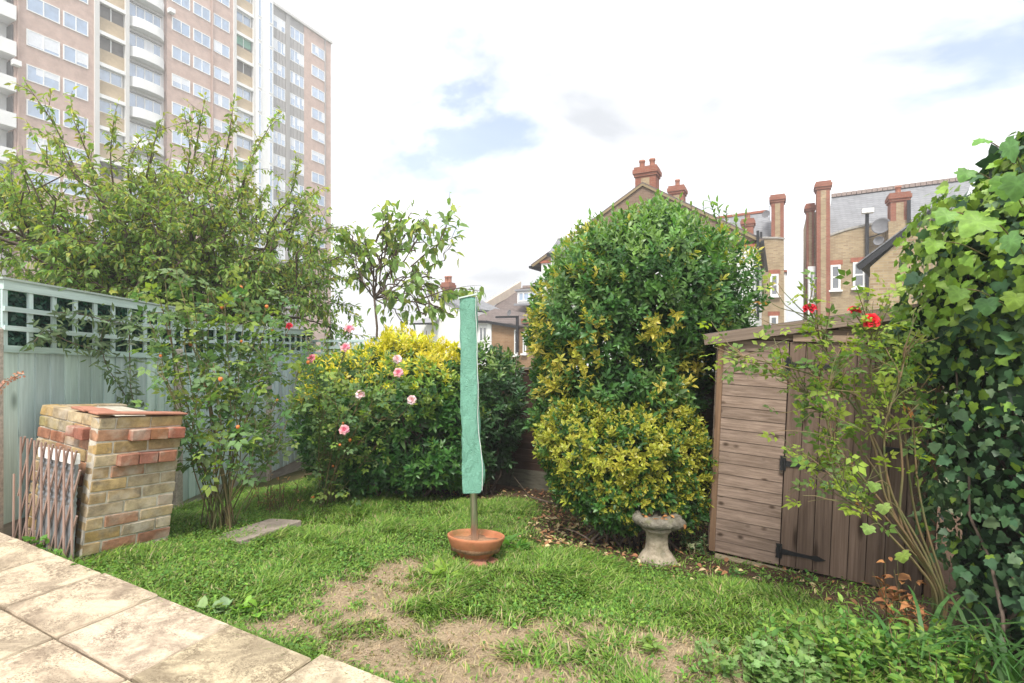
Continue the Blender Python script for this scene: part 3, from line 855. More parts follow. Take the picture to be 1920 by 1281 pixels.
bar('gutter', h6, (hx(915), -.2, hz(915, 603)), (hx(977), -.2, hz(977, 614)), .13, .13, 'black_plastic')
bar('gutter', h6, (hx(876), -.2, hz(880, 602)), (hx(914), -.2, hz(914, 603)), .11, .12, 'black_plastic')
for a, b, t0, b0 in ((965, 971.5, 618, 665), (981, 987, 622, 662)):
    window(h6, hx(a), hx(b), hz(a, b0), hz(a, t0), 0, -1, 1, 'white_paint', 'house_glass', .05, True, sill=True)
window(h6, hx(898), hx(913), hz(900, 640), hz(900, 612), .06, -1, 2, 'white_paint', 'house_glass', .06)
bar('pipe', h6, (hx(935), -.3, hz(935, 595)), (hx(977), -.3, hz(977, 594)), .10, .10, 'black_plastic')
bar('pipe', h6, (hx(975), -.3, hz(975, 594)), (hx(975), -.3, hz(975, 660)), .12, .10, 'black_plastic', (1, 0, 0))
dish(h6, (hx(961), -.3, hz(961, 587)), .16)
box('brick_panel', h6, hx(978), hx(993), -.05, .3, hz(985, 606), hz(985, 597), 'red_brick')
# white rendered house to the left
h7, hx, hz = hframe('white_rendered_house', 'white rendered house with grey roof edge behind the young tree', 780, 30.0)
xq = hx(900)
prism('wall', h7, [(0, 0, 0), (hx(868), 0, 0), (hx(868), 0, hz(868, 583)), (hx(820), 0, hz(820, 553)), (hx(805), 0, hz(805, 553)), (0, 0, hz(780, 600))], (0, 5, 0), 'white_render')
prism('roof', h7, [(hx(800), -.1, hz(800, 551)), (hx(868), -.1, hz(868, 580)), (hx(868), -.1, hz(868, 576)), (hx(812), -.1, hz(812, 548))], (0, 5.2, 0), 'slate_roof')
prism('porch_roof', h7, [(hx(786), -.8, hz(786, 606)), (hx(826), -.8, hz(826, 606)), (hx(824), 0, hz(822, 595)), (hx(808), 0, hz(806, 592))], (0, .02, -.1), 'lead')
bar('gutter', h7, (hx(786), -.85, hz(786, 608)), (hx(828), -.85, hz(828, 607)), .10, .10, 'black_plastic')
chimney(h7, hx(801), hx(813), 1.5, 2.1, hz(805, 560), hz(805, 524), 2, 'red_brickwork', None)
# ------------------------------------------------------------------ left fence: pale green boards with trellis
FP = [np.array([-3.70, 3.62]), np.array([-3.60, 5.46]), np.array([-3.50, 7.28]), np.array([-3.42, 8.72])]
TOPS = [(1.747, 1.648), (1.512, 1.492), (1.485, 1.475)]
TBOT = [(1.262, 1.150), (1.165, 1.150), (1.145, 1.140)]
ROWS = [3, 2, 2]
rf = random.Random(9)
flab = ['sloping pale green board fence panel with three-row trellis, nearest the patio',
        'pale green fence panel with two-row trellis behind the orange-hipped rose',
        'farthest pale green fence panel with low trellis beside the young tree']
for k in range(3):
    p0, p1 = FP[k], FP[k + 1]; L = float(np.linalg.norm(p1 - p0)) - .11
    dirv = (p1 - p0)/np.linalg.norm(p1 - p0); q0 = p0 + dirv*.055
    rz = math.atan2(dirv[1], dirv[0])
    zb = float(min(lawn_z(p0[0] + .05, p0[1]), lawn_z(p1[0] + .05, p1[1]))) - .06 if k else -.32
    f = thing('trellis_fence', flab[k], 'fence', (q0[0], q0[1], 0), rz, 'pale green panels of the left fence')
    def top(x): return TOPS[k][0] + (TOPS[k][1] - TOPS[k][0])*x/L
    def tb(x): return TBOT[k][0] + (TBOT[k][1] - TBOT[k][0])*x/L
    gb = zb + .30
    bar('gravel_board', f, (0, 0, zb + .15), (L, 0, zb + .15), .30, .045, 'concrete')
    nb = int(L/.118); bw = L/nb
    for i in range(nb):
        xc = (i + .5)*bw; zt = tb(xc) - .012
        kcol = rf.uniform(.78, 1.10)
        b = bar('board', f, (xc, -.030 + rf.uniform(-.003, .003), gb + .004), (xc, -.030, zt), bw*1.10, .014, 'green_wood', (1, .11 + rf.uniform(-.02, .02), 0), (kcol, kcol*rf.uniform(.98, 1.02), kcol*rf.uniform(.97, 1.03)))
    bar('back_rail', f, (0, .02, gb + .3), (L, .02, gb + .3), .075, .04, 'green_wood')
    bar('trellis_base_rail', f, (0, -.034, tb(0) - .012), (L, -.034, tb(L) - .012), .05, .038, 'green_wood', color=(.85, .9, .88))
    tr = bar('trellis_top_rail', f, (0, -.034, top(0) - .035), (L, -.034, top(L) - .035), .07, .038, 'green_wood', color=(.98, .98, .96))
    bar('capping', f, (-.02, -.034, top(0) + .009), (L + .02, -.034, top(L) + .009), .016, .062, 'green_wood', color=(.80, .76, .72))
    for r in range(1, ROWS[k]):
        u = r/ROWS[k]
        za, zc = tb(0) + (top(0) - .07 - tb(0))*u, tb(L) + (top(L) - .07 - tb(L))*u
        bar('trellis_slat', f, (0, -.052, za), (L, -.052, zc), .036, .018, 'green_wood', color=(rf.uniform(.85, 1.05),)*3)
    nv = int(L/.185)
    for i in range(nv + 1):
        x = .018 + (L - .036)*i/nv
        bar('trellis_slat', f, (x, -.034, tb(x) + .012), (x, -.034, top(x) - .07), .036, .017, 'green_wood', (1, 0, 0), (rf.uniform(.85, 1.05),)*3)
    # leafy plastic screening fixed behind the trellis
    n = int(1500*L)
    sx = RNG.random(n)*L; u = RNG.random(n); zz = np.array([tb(x) for x in sx]) + u*np.array([top(x) - tb(x) - .03 for x in sx])
    FENCE_SCREEN = globals().setdefault('FENCE_SCREEN', []); FENCE_SCREEN.append((f, sx, zz, L, tb(0), tb(L), top(0) - .03, top(L) - .03))
    # the garden-side sheet behind the screening
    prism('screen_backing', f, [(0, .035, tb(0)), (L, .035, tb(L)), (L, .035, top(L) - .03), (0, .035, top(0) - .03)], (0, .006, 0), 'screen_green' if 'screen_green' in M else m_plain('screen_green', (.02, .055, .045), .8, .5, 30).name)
plab = ['pebbled concrete fence post at the left edge of the picture', 'concrete fence post between the first and second green panels',
        'concrete fence post between the second and third green panels', 'concrete corner post where the green fence meets the back fence']
for k in range(4):
    z1 = (1.40, 1.22, 1.17, 1.30)[k]
    po = link('fence_post', newmesh('fence_post', *cbox(.105, .105, z1 + .8, .012), 'pebble_concrete'))
    po.location = (FP[k][0] + .012, FP[k][1], (z1 - .8)/2); put(po, plab[k], 'post', 'concrete posts of the left fence')

# ------------------------------------------------------------------ back fence
BF0 = np.array([-3.42, 8.72]); bdir = D
rk = random.Random(12)
for k in range(4):
    p0 = BF0 + bdir*(1.90*k + .06); L = 1.79
    f = thing('lap_fence', ['dark lap fence panel topped by one green trellis row, behind the young tree',
                              'dark brown lap fence panel hidden behind the golden-tipped shrub',
                              'dark brown horizontal lap fence panel left of the dark concrete post',
                              'dark brown horizontal lap fence panel right of the dark concrete post'][k], 'fence', (p0[0], p0[1], 0), ANG, 'dark panels of the back fence')
    zb = float(lawn_z(*p0)) - .05; zt = .93 if k else 1.02
    bar('gravel_board', f, (0, 0, zb + .15), (L, 0, zb + .15), .30, .045, 'dark_concrete')
    z = zb + .30; i = 0
    while z < zt - .03:
        bar('board', f, (0, -.012, z + .045), (L, -.012, z + .045 + rk.uniform(-.004, .004)), .105, .012, 'dark_wood', (0, -.12, 1), (rk.uniform(.8, 1.25),)*3)
        z += .088
    for x in (.02, L/2, L - .02):
        bar('batten', f, (x, -.034, zb + .30), (x, -.034, zt), .045, .024, 'dark_wood', (1, 0, 0))
    bar('capping', f, (-.01, -.01, zt + .012), (L + .01, -.01, zt + .012), .024, .07, 'grey_wood')
    if k == 0:
        for zz in (1.10, 1.20, 1.31): bar('trellis_slat', f, (0, -.02, zz), (L, -.02, zz), .04, .02, 'green_wood')
        for i in range(11): bar('trellis_slat', f, (.02 + i*.175, -.0, 1.045), (.02 + i*.175, -.0, 1.30), .036, .018, 'green_wood', (1, 0, 0))
for k in range(1, 5):
    q = BF0 + bdir*1.90*k
    po = link('fence_post', newmesh('fence_post', *cbox(.10, .10, 2.2, .012), 'dark_concrete'), None, None, (.7, .72, .6))
    po.location = (q[0], q[1], .93 - 1.1); po.rotation_euler = (0, 0, ANG)
    put(po, ['concrete post of the back fence behind the golden-tipped shrub', 'dark concrete post of the back fence left of the variegated mound',
             'concrete post of the back fence behind the tall evergreen shrub', 'concrete post of the back fence behind the shed'][k - 1], 'post', 'concrete posts of the back fence')

# ------------------------------------------------------------------ brick barbecue (leaning)
A0 = np.array([-2.79, 3.30]); zA = -.10
lean = Matrix.Rotation(rad(5.8), 4, Vector((A0[0], A0[1], 0)).normalized())
bq = thing('brick_barbecue', 'leaning yellow and red brick barbecue with tile capping by the patio', 'barbecue')
bq.matrix_basis = Matrix.Translation((A0[0], A0[1], zA - .075)) @ lean @ Matrix.Rotation(ANG, 4, 'Z')
# local frame: x along D (towards the lawn is +x? the wing runs along +y), left wall runs along -x
rq = random.Random(31)
YELS = [(.46, .345, .18), (.50, .39, .235), (.42, .31, .175), (.52, .43, .29), (.47, .33, .145), (.40, .325, .225)]
REDS = [(.36, .19, .12), (.40, .225, .145), (.33, .165, .11), (.42, .265, .18)]
bmesh_var = {}
def brickmesh(l, w, h, v):
    key = (round(l, 3), round(w, 3), round(h, 3), v)
    if key not in bmesh_var:
        r = random.Random(hash(key) & 0xffff)
        V, F = cbox(l, w, h, .005, .0035, r); bmesh_var[key] = newmesh('brick', V, F, 'old_brick')
    return bmesh_var[key]
def brick(cx, cy, cz, l, w, h, along, col, name='brick'):
    m = Matrix.Translation((cx, cy, cz)) @ Matrix.Rotation((math.pi/2 if along == 'y' else 0) + rq.uniform(-.012, .012), 4, 'Z') @ Matrix.Rotation(rq.uniform(-.008, .008), 4, 'Y')
    link(name, brickmesh(l, w, h, rq.randrange(3)), bq, m, col)
def bcol(c):
    if c in (1, 9): p = .4
    elif c in (7,): p = .4
    elif c == 0: p = .3
    else: p = .16
    q = rq.choice(REDS) if rq.random() < p else rq.choice(YELS)
    k = rq.uniform(.85, 1.08); return tuple(x*k for x in q)
H = .0735; CH = .0820; TW = .1025
WL = .548; LL = .95
for c in range(12):
    z = c*CH + H/2
    # right wing, face towards the lawn (x = 0 plane), runs along +y
    y = 0.0 if c % 2 == 0 else -.0
    sizes = ([.215, .215, .115] if c % 2 == 0 else [.105, .215, .225])
    for s_ in sizes:
        s2 = min(s_, WL - y)
        if s2 > .04: brick(-TW/2 + rq.uniform(-.003, .003), y + s2/2, z, s2 - .009, TW, H, 'y', bcol(c))
        y += s_ + .001
    # left wall along -x, front face at y = .0 + .03, with the fire opening
    x = -TW - .004; sizes = [.215, .215, .215, .2] if c % 2 else [.105, .215, .215, .215, .1]
    for s_ in sizes:
        xa, xb = x, max(x - s_, -LL)
        if xa - xb > .04 :
            brick((xa + xb)/2, .045 + TW/2, z, xa - xb - .009, TW, H, 'x', bcol(c) if c not in (9, 10) else tuple(v*rq.uniform(.85, 1.05) for v in rq.choice(REDS if c == 9 else YELS)))
        x -= s_ + .001
    # far wing at the left end
    for yy in (.16, .38):
        if c % 2 or yy < .3: brick(-LL + TW/2, yy + .10, z, .205, TW, H, 'y', bcol(c))
# ledges of red bricks standing proud
for (c, ys) in ((9.92, (.245, .365, .485)), (7.9, (.19, .315, .44))):
    for yy in ys: brick(-.030, yy, c*CH + H/2 + .004, .118, .155, H*1.05, 'y', tuple(v*rq.uniform(.9, 1.1) for v in (.37, .165, .105)))
for xx in (-.20, -.32): brick(xx, .030, 9.92*CH + H/2 + .002, .112, .10, H, 'x', tuple(v*rq.uniform(.85, 1.05) for v in (.36, .165, .11)))
# mortar core, set back from the brick faces
box('mortar', bq, -TW + .006, -.0050, .006, WL - .012, .0, 12*CH - .012, 'mortar')
box('mortar', bq, -LL + .008, -TW - .002, .053, .045 + TW - .008, 0, 12*CH - .014, 'mortar')
box('mortar', bq, -LL + .008, -LL + TW - .008, .17, .45, .0, 12*CH - .013, 'mortar')
box('infill', bq, -LL + TW + .004, -TW - .004, .045 + TW + .004, WL - .02, 9*CH, 12*CH - .02, 'mortar')
zc = 12*CH + .002
for (y0, y1, dz) in ((-.02, .17, .006), (.14, .34, .0), (.31, .475, -.004), (.45, .562, -.008)):
    tm = newmesh('capping_tile', *cbox(.122, y1 - y0, .014, .004), 'terra_tile')
    link('capping_tile', tm, bq, Matrix.Translation((-TW/2 + .012, (y0 + y1)/2, zc + dz + .012)) @ Matrix.Rotation(rad(-1.5), 4, 'X'))
for (x0, x1, dz) in ((-.30, -.10, .004), (-.47, -.28, 0)):
    tm = newmesh('capping_tile', *cbox(x1 - x0, .125, .016, .004), 'terra_tile')
    link('capping_tile', tm, bq, Matrix.Translation(((x0 + x1)/2, .045 + TW/2, zc + dz + .012)) @ Matrix.Rotation(rad(1.5), 4, 'Y'))

# ribbed tin panel standing behind the lattice
tinp = A0 - D*.27 - N*.028
tin = thing('tin_panel', 'ribbed grey tin panel with white top behind the folding lattice', 'metal panel', (tinp[0], tinp[1], -.11), ANG)
V = []; F = []; nr = 70
for i in range(nr + 1):
    zt = .62*i/nr; y = .0028*math.sin(zt*2*math.pi/.042)*(1 if .34 < zt < .60 else .1) + .04*zt
    V += [(-.25, y - .008, zt), (.25, y - .008, zt), (.25, y + .008, zt), (-.25, y + .008, zt)]
for i in range(nr):
    o = 4*i
    for q in range(4): F.append((o + q, o + (q + 1) % 4, o + 4 + (q + 1) % 4, o + 4 + q))
F += [(3, 2, 1, 0), (4*nr, 4*nr + 1, 4*nr + 2, 4*nr + 3)]
link('sheet', newmesh('sheet', V, F, 'galvanised'), tin)
bar('top_edge', tin, (-.255, .025, .65), (.255, .025, .65), .065, .03, 'white_paint')

# folding lattice leaning on the barbecue
lat = thing('folding_lattice', 'rust brown folding wooden lattice leaning against the brick barbecue', 'lattice', (A0[0], A0[1], -.10))
nsl = 9; rl = random.Random(3)
def lp(u, top, sh_=0.0):
    q = (-N*.055 - D*(-.04 + .84*u)) if not top else (-N*.030 - D*(-.08 + .84*u) + D*sh_)
    return np.array([q[0], q[1], .70 + .03*u if top else .01])
for i in range(nsl):
    u = i/(nsl - 1)
    a, b = lp(u, True, -.10), lp(u + rl.uniform(-.008, .008), False)
    if i == nsl - 1: a = b + (a - b)*.62
    bar('slat', lat, b, a, .016, .008, 'lattice_wood', (*D, 0), (rl.uniform(.85, 1.25),)*3)
off = np.array([N[0]*.009, N[1]*.010, 0])
for i in range(nsl + 3):
    u = i/(nsl - 1)
    b, a = lp(u, False), lp(u - .30, True, .0)
    lo, hi = 0.0, 1.0
    if u - .30 < 0: hi = u/.30
    if u > 1.0: lo = (u - 1.0)/.30
    if hi - lo < .12: continue
    bar('slat', lat, b + (a - b)*lo + off, b + (a - b)*hi + off, .016, .008, 'lattice_wood', (*D, 0), (rl.uniform(.65, .95),)*3)

# ------------------------------------------------------------------ slab lying on the lawn
c4 = [gp(392, 1008), gp(508, 980), gp(566, 993), gp(440, 1024)]
sl = thing('paving_slab', 'weathered grey paving slab lying in the grass near the left fence', 'paving slab', tuple((c4[0] + c4[2])/2))
ctr = (c4[0] + c4[2])/2; e1 = c4[1] - c4[0]; a1 = math.atan2(e1[1], e1[0])
V, F = cbox(float(np.linalg.norm(e1[:2])), .36, .06, .008, .004, random.Random(2))
o = link('slab', newmesh('slab', V, F, 'grey_slab'), sl, Matrix.Translation((0, 0, .012)) @ Matrix.Rotation(a1, 4, 'Z') @ Matrix.Rotation(rad(-5), 4, 'X') @ Matrix.Rotation(rad(3), 4, 'Y'))

# ------------------------------------------------------------------ terracotta bowl and covered rotary dryer
pp = gp(890, 1052)
bowl = thing('planter_bowl', 'wide terracotta bowl holding the pole of the green covered dryer', 'bowl', tuple(pp))
bowl.rotation_euler = (rad(-9), rad(3.0), 0); bowl.scale = (1, 1, .86)
prof = [(.001, .0), (.118, .0), (.122, .012), (.118, .030), (.110, .046), (.128, .062), (.165, .10), (.192, .145), (.207, .188), (.211, .200), (.213, .214), (.205, .220), (.196, .214), (.186, .19), (.178, .172), (.001, .168)]
link('bowl', lathe_mesh('bowl', prof[:-1], 'terracotta', 56), bowl)
sv = lathe_mesh('soil', [(.001, .182), (.08, .180), (.182, .172), (.182, .10)], 'soil_dark' if 'soil_dark' in M else m_plain('soil_dark', (.30, .17, .10), .95, .4, 30, bump=.6).name, 40, lambda r, z, a: (r, z + .006*math.sin(5*a)*r/.18))
link('soil', sv, bowl)
for i, (dx, dy, rz_, sx_) in enumerate(((.02, -.13, .4, .16), (-.12, -.03, 1.2, .14), (.10, -.02, -.5, .13))):
    br_ = link('broken_brick', newmesh('broken_brick', *cbox(sx_, .09, .05, .01, .008, random.Random(40 + i)), 'terra_tile'))
    br_.location = (pp[0] + dx, pp[1] + dy, float(lawn_z(pp[0] + dx, pp[1] + dy)) + .01); br_.rotation_euler = (.05, .04, rz_)
    put(br_, ['flat piece of red tile under the front of the terracotta bowl', 'flat piece of red tile under the left of the terracotta bowl', 'flat piece of red tile under the right of the terracotta bowl'][i], 'tile')

dry = thing('rotary_dryer', 'tall rotary clothes dryer in a pale green zipped cover', 'clothes dryer', (pp[0], pp[1], pp[2] + .12))
dry.rotation_euler = (0, rad(-1.3), 0)
link('pole', newmesh('pole', *tubes([(np.array([(0, 0, 0), (0, 0, .2), (0, 0, .45), (0, 0, .9)]), .0255)], 20), 'steel', True), dry)
# cover: soft square bag around the folded arms
rows, seg = 46, 40; V = []; F = []
zb0, zt0 = pp[2]*0 + .395, 1.815
for i in range(rows + 1):
    u = i/rows; z = zb0 + (zt0 - zb0)*u
    hw, hd = .072 - .010*u, .060 - .006*u
    cx_ = -.004 - .006*math.sin(u*3.1)
    for k in range(seg):
        a = 2*math.pi*k/seg; ca, sa = math.cos(a), math.sin(a)
        pw = .34
        x = math.copysign(abs(ca)**pw, ca)*hw; y = math.copysign(abs(sa)**pw, sa)*hd
        fl = max(0, 1 - abs(u - .10)/.16)*.022*max(0, ca)**2          # the corner that flares out near the hem
        wr = .0022*math.sin(3.3*u*6.28 + 3*a) + .0022*math.sin(23*u + 5*a) + .0014*math.sin(61*u - 7*a)
        fo_ = .0060*math.sin(2.2*a + 6*u + 2.0*math.sin(5*u)) + .0045*math.sin(4*a - 13*u)
        wr += fo_*(.35 + .65*math.sin(3.14*u))
        x += fl + wr*ca + cx_; y += wr*sa
        zz = z
        if u < .10 and ca > 0: zz += .055*(1 - u/.10)*max(0, ca)**3
        V.append((x, y, zz))
for i in range(rows):
    for k in range(seg): F.append((i*seg + k, i*seg + (k + 1) % seg, (i + 1)*seg + (k + 1) % seg, (i + 1)*seg + k))
F.append([rows*seg + k for k in range(seg)])
cov = link('cover', newmesh('cover', V, F, 'green_cover', True), dry)
# zip and piping down the right front corner, top flap
zl = []
for i in range(rows + 1):
    a = 2*math.pi*.885; k = int(seg*.885); p = np.array(V[i*seg + k]); zl.append(p + np.array([.004, -.004, 0]))
link('piping', newmesh('piping', *tubes([(np.array(zl), .0022)], 6), 'white_paint', True), cov)
tp = [(-.074, -.066, zt0 - .014), (.064, -.066, zt0 + .014), (.064, .062, zt0 + .022), (-.074, .062, zt0 - .004)]
prism('top_flap', cov, tp, (0, 0, .010), 'pale_flap' if 'pale_flap' in M else m_plain('pale_flap', (.55, .66, .60), .7, .1, 20).name)

# ------------------------------------------------------------------ stone bird bath
bp = gp(1232, 1052)
bb = thing('bird_bath', 'small tilted stone bird bath with lichen-grey rough rim by the mound', 'bird bath', tuple(bp), .4)
def wob_ped(r, z, a):
    fl = 1 + .16*max(0, 1 - z/.10)*math.sin(5*a) + .02*math.sin(11*a + 9*z)
    fl *= 1 - .05*(.5 + .5*math.sin(7*a))*(1 if .08 < z < .24 else 0)
    return r*fl, z + .012*math.sin(3*a)*max(0, 1 - z/.06)
link('pedestal', lathe_mesh('pedestal', [(.001, -.05), (.135, -.05), (.138, .02), (.13, .045), (.112, .07), (.092, .095), (.086, .14), (.084, .20), (.092, .235), (.112, .252), (.12, .262), (.10, .28), (.001, .28)], 'cast_stone', 48, wob_ped), bb)
def wob_bath(r, z, a):
    e_ = float(vnoise(np.array([r*math.cos(a)*26, r*math.sin(a)*26, z*40]), 4)) - .5
    r = r*(1 + .09*e_); z = z + .016*e_*min(1, r/.1)
    k = 1 + (.05*math.sin(2*a + 1) + .03*math.sin(5*a) + .025*math.sin(9*a + 2) + .02*math.sin(17*a) + .015*math.sin(29*a + 5*z))*min(1, r/.14)
    return r*k, z + .005*math.sin(3*a + .5)*min(1, r/.15) + .004*math.sin(11*a)*min(1, r/.15)
bb2 = link('basin', lathe_mesh('basin', [(.001, .255), (.10, .258), (.15, .266), (.184, .280), (.197, .298), (.199, .318), (.193, .338), (.180, .350), (.162, .352), (.146, .340), (.120, .322), (.001, .316)], 'lichen_stone', 72, wob_bath), bb)
bb2.rotation_euler = (rad(-4), rad(6), 0)

# ------------------------------------------------------------------ shed
S0 = np.array([1.63, 4.23]); zS = -.415
sh = thing('garden_shed', 'weathered brown timber shed with plank door and black hinges', 'shed')
sh.matrix_basis = Matrix.Translation((S0[0], S0[1], zS)) @ Matrix.Rotation(rad(2.4), 4, Vector((S0[0], S0[1], 0)).normalized()) @ Matrix.Rotation(ANG - rad(1.5), 4, 'Z')
rs = random.Random(77)
SW, SD, SH = 1.44, 1.85, 1.72
def roofz(x): return SH + .055 + .185*x
front = -.001
DX0, DX1 = .515, 1.385
nbd = 19; bh = 1.74/nbd
for i in range(nbd):
    z = i*bh
    kc = rs.uniform(.92, 1.12)
    bar('board', sh, (.045, -.008, z + bh/2), (DX0 - .006, -.008, z + bh/2), bh - .004, .016, 'shed_wood', (0, .045, 1), (kc*1.18, kc*1.15, kc*1.16))
# board above the door and gable infill
for i in range(3):
    z = 1.745 + i*bh; x0 = max(.045, (z + bh - SH - .055)/.185)
    if x0 < SW - .1: bar('board', sh, (x0, -.008, z + bh/2), (SW - .05, -.008, z + bh/2), bh - .004, .016, 'shed_wood', (0, .04, 1), (1.0, .97, .95))
prism('inner_lining', sh, [(.03, .012, .0), (SW - .03, .012, .0), (SW - .03, .012, roofz(SW) - .05), (.03, .012, roofz(0) - .05)], (0, .012, 0), 'dark_wood')
for x in (.022, SW - .022): bar('corner_trim', sh, (x, -.004, 0), (x, -.004, roofz(x) - .02), .044, .040, 'shed_wood', (1, 0, 0), (.95, .78, .62))
bar('door_lintel', sh, (DX0 + .02, -.030, 1.765), (DX1 - .3, -.030, 1.775), .05, .03, 'shed_wood', color=(1.5, 1.45, 1.35))
for s_, x in ((0, 0), (1, SW)):
    for i in range(nbd):
        z = i*bh
        bar('side_board', sh, (x + (-.008 if s_ == 0 else .008), .02, z + bh/2), (x + (-.008 if s_ == 0 else .008), SD, z + bh/2), bh - .004, .016, 'shed_wood', color=(rs.uniform(.85, 1.1),)*3)
box('back_wall', sh, .0, SW, SD, SD + .02, 0, 1.72, 'dark_wood')
prism('roof', sh, [(-.10, -.045, roofz(-.10)), (SW + .12, -.045, roofz(SW + .12)), (SW + .12, -.045, roofz(SW + .12) + .02), (-.10, -.045, roofz(-.10) + .02)], (0, SD + .12, 0), 'roof_felt' if 'roof_felt' in M else m_plain('roof_felt', (.10, .095, .09), .95, .3, 40, bump=.5).name)
bar('barge_board', sh, (-.105, -.062, roofz(-.10) - .030), (SW + .12, -.062, roofz(SW + .12) - .030), .088, .022, 'grey_wood', color=(1.35, 1.25, 1.15))
# door
door = bpy.data.objects.new('door', None); COL.objects.link(door); door.parent = sh; door.location = (DX0, -.020, .0)
ndb = 8; dw = (DX1 - DX0)/ndb
for i in range(ndb):
    kc = rs.uniform(.88, 1.06)
    bar('plank', door, ((i + .5)*dw, rs.uniform(-.001, .001), .012), ((i + .5)*dw, 0, 1.735), dw - .005, .018, 'shed_wood', (1, 0, 0), (kc*.80, kc*.74, kc*.72))
for zz in (.12, .80, 1.56):
    hV = [(-.032, -.012, -.055), (.012, -.012, -.055), (.012, -.012, -.022), (.10, -.012, -.014), (.20, -.012, -.011), (.235, -.012, -.020), (.255, -.012, -.017), (.30, -.012, 0),
          (.255, -.012, .017), (.235, -.012, .020), (.20, -.012, .011), (.10, -.012, .014), (.012, -.012, .022), (.012, -.012, .055), (-.032, -.012, .055), (-.026, -.012, .03), (-.032, -.012, .0), (-.026, -.012, -.03)]
    hg = prism('hinge', door, hV, (0, -.006, 0), 'black_iron'); hg.location = (0, 0, zz)
    kn = link('knuckle', newmesh('knuckle', *tubes([(np.array([(0, -.022, zz - .05), (0, -.022, zz), (0, -.022, zz + .05)]), .008)], 8), 'black_iron', True), door)
bar('hasp', door, (.62, -.015, 1.0), (.80, -.015, 1.0), .035, .012, 'black_iron')
bar('sill', sh, (.05, -.035, -.040), (SW - .3, -.035, -.045), .045, .07, 'pale_wood')
bar('sill', sh, (.02, SD - .1, -.045), (SW, SD - .1, -.05), .05, .07, 'pale_wood')

# ------------------------------------------------------------------ foliage helpers
def nrm(a): return a/(np.linalg.norm(a, axis=-1, keepdims=True) + 1e-9)
def rdir(n): return nrm(RNG.normal(size=(n, 3)))
def tpl_leaf(w, fold=.10, curl=-.14, l1=.32, l2=.68, w2=.78):
    V = np.array([(0, 0, 0), (-w/2, l1, fold*w), (0, l1, 0), (w/2, l1, fold*w), (-w/2*w2, l2, fold*w + curl*.35), (0, l2, curl*.35), (w/2*w2, l2, fold*w + curl*.35), (0, 1, curl)], float)
    F = np.array([(0, 3, 2, 2), (0, 2, 1, 1), (2, 3, 6, 5), (1, 2, 5, 4), (5, 6, 7, 7), (4, 5, 7, 7)])
    T_ = np.array([(0, 3, 2), (0, 2, 1), (2, 3, 6), (2, 6, 5), (1, 2, 5), (1, 5, 4), (5, 6, 7), (4, 5, 7)])
    m = np.array([.3, 1, 0, 1, 1, 0, 1, .7]); return V, T_, m
def tpl_small(w, fold=.12, curl=-.1):
    V = np.array([(0, 0, 0), (-w/2, .45, fold*w), (0, .42, 0), (w/2, .45, fold*w), (0, 1, curl)], float)
    return V, np.array([(0, 3, 2), (0, 2, 1), (2, 3, 4), (1, 2, 4)]), np.array([.3, 1, 0, 1, .7])
def tpl_rose():
    V0, T0, m0 = tpl_small(.62, .1, -.12); Vs = []; Ts = []; ms = []; o = 0
    for (x, y, ang, s) in ((0, .62, 0, .42), (.04, .58, 55, .36), (-.04, .58, -55, .36), (.03, .28, 65, .30), (-.03, .28, -65, .30)):
        a = rad(-ang); c, sn = math.cos(a), math.sin(a); P = V0*s
        R = np.stack([P[:, 0]*c - P[:, 1]*sn + x, P[:, 0]*sn + P[:, 1]*c + y, P[:, 2] - .05*y], -1)
        Vs.append(R); Ts.append(T0 + o); ms.append(m0); o += len(P)
    return np.concatenate(Vs), np.concatenate(Ts), np.concatenate(ms)
def tpl_ivy():
    out = [(0, .0), (.20, -.10), (.46, .02), (.40, .22), (.56, .40), (.34, .50), (.26, .70), (0, 1.0), (-.26, .70), (-.34, .50), (-.56, .40), (-.40, .22), (-.46, .02), (-.20, -.10)]
    V = [(0, .36, 0)] + [(x, y, .10*abs(x) - .16*y*y - .10*x*x) for x, y in out]
    n = len(out); Tt = [(0, 1 + i, 1 + (i + 1) % n)[::-1] for i in range(n)]
    return np.array(V, float), np.array(Tt), np.array([0] + [1]*n, float)
def leaves(tpl, pos, dirs, ups, size, col, edge=None, wsc=None):
    """one mesh worth of leaves: V, T, C"""
    Vt, Tt, m = tpl; n = len(pos)
    y = nrm(dirs); z = nrm(ups - y*np.sum(ups*y, -1, keepdims=True)); x = np.cross(y, z)
    size = np.asarray(size).reshape(n, 1, 1)
    xs = Vt[None, :, 0, None]*(1 if wsc is None else np.asarray(wsc).reshape(n, 1, 1))
    V = pos[:, None, :] + size*(xs*x[:, None, :] + Vt[None, :, 1, None]*y[:, None, :] + Vt[None, :, 2, None]*z[:, None, :])
    k = len(Vt); Tn = Tt[None] + (np.arange(n)*k)[:, None, None]
    C = np.repeat(col[:, None, :], k, 1)
    if edge is not None: C = C*(1 - m[None, :, None]) + edge[:, None, :]*m[None, :, None]
    return V.reshape(-1, 3), Tn.reshape(-1, 3), C.reshape(-1, 3)
def join(parts):
    V = []; T_ = []; C = []; o = 0
    for v, t_, c in parts: V.append(v); T_.append(t_ + o); C.append(c); o += len(v)
    return np.concatenate(V), np.concatenate(T_), np.concatenate(C)
def foliage(name, parent, parts, mat, kind='stuff'):
    V, T_, C = join(parts) if isinstance(parts, list) else parts
    return link(name, newmesh(name, tolocal(parent, V), T_, mat, False, C), parent, kind=kind)
def wood(name, parent, lines, mat='bark', sides=5):
    V, F = tubes(lines, sides)
    return link(name, newmesh(name, tolocal(parent, V), F, mat, True), parent)
def jitc(c, n, v=.22, h=.08):
    c = np.asarray(c, float); k = 1 + v*(RNG.random((n, 1))*2 - 1)
    return np.clip(c*k*(1 + h*(RNG.random((n, 3))*2 - 1)), 0, 1)
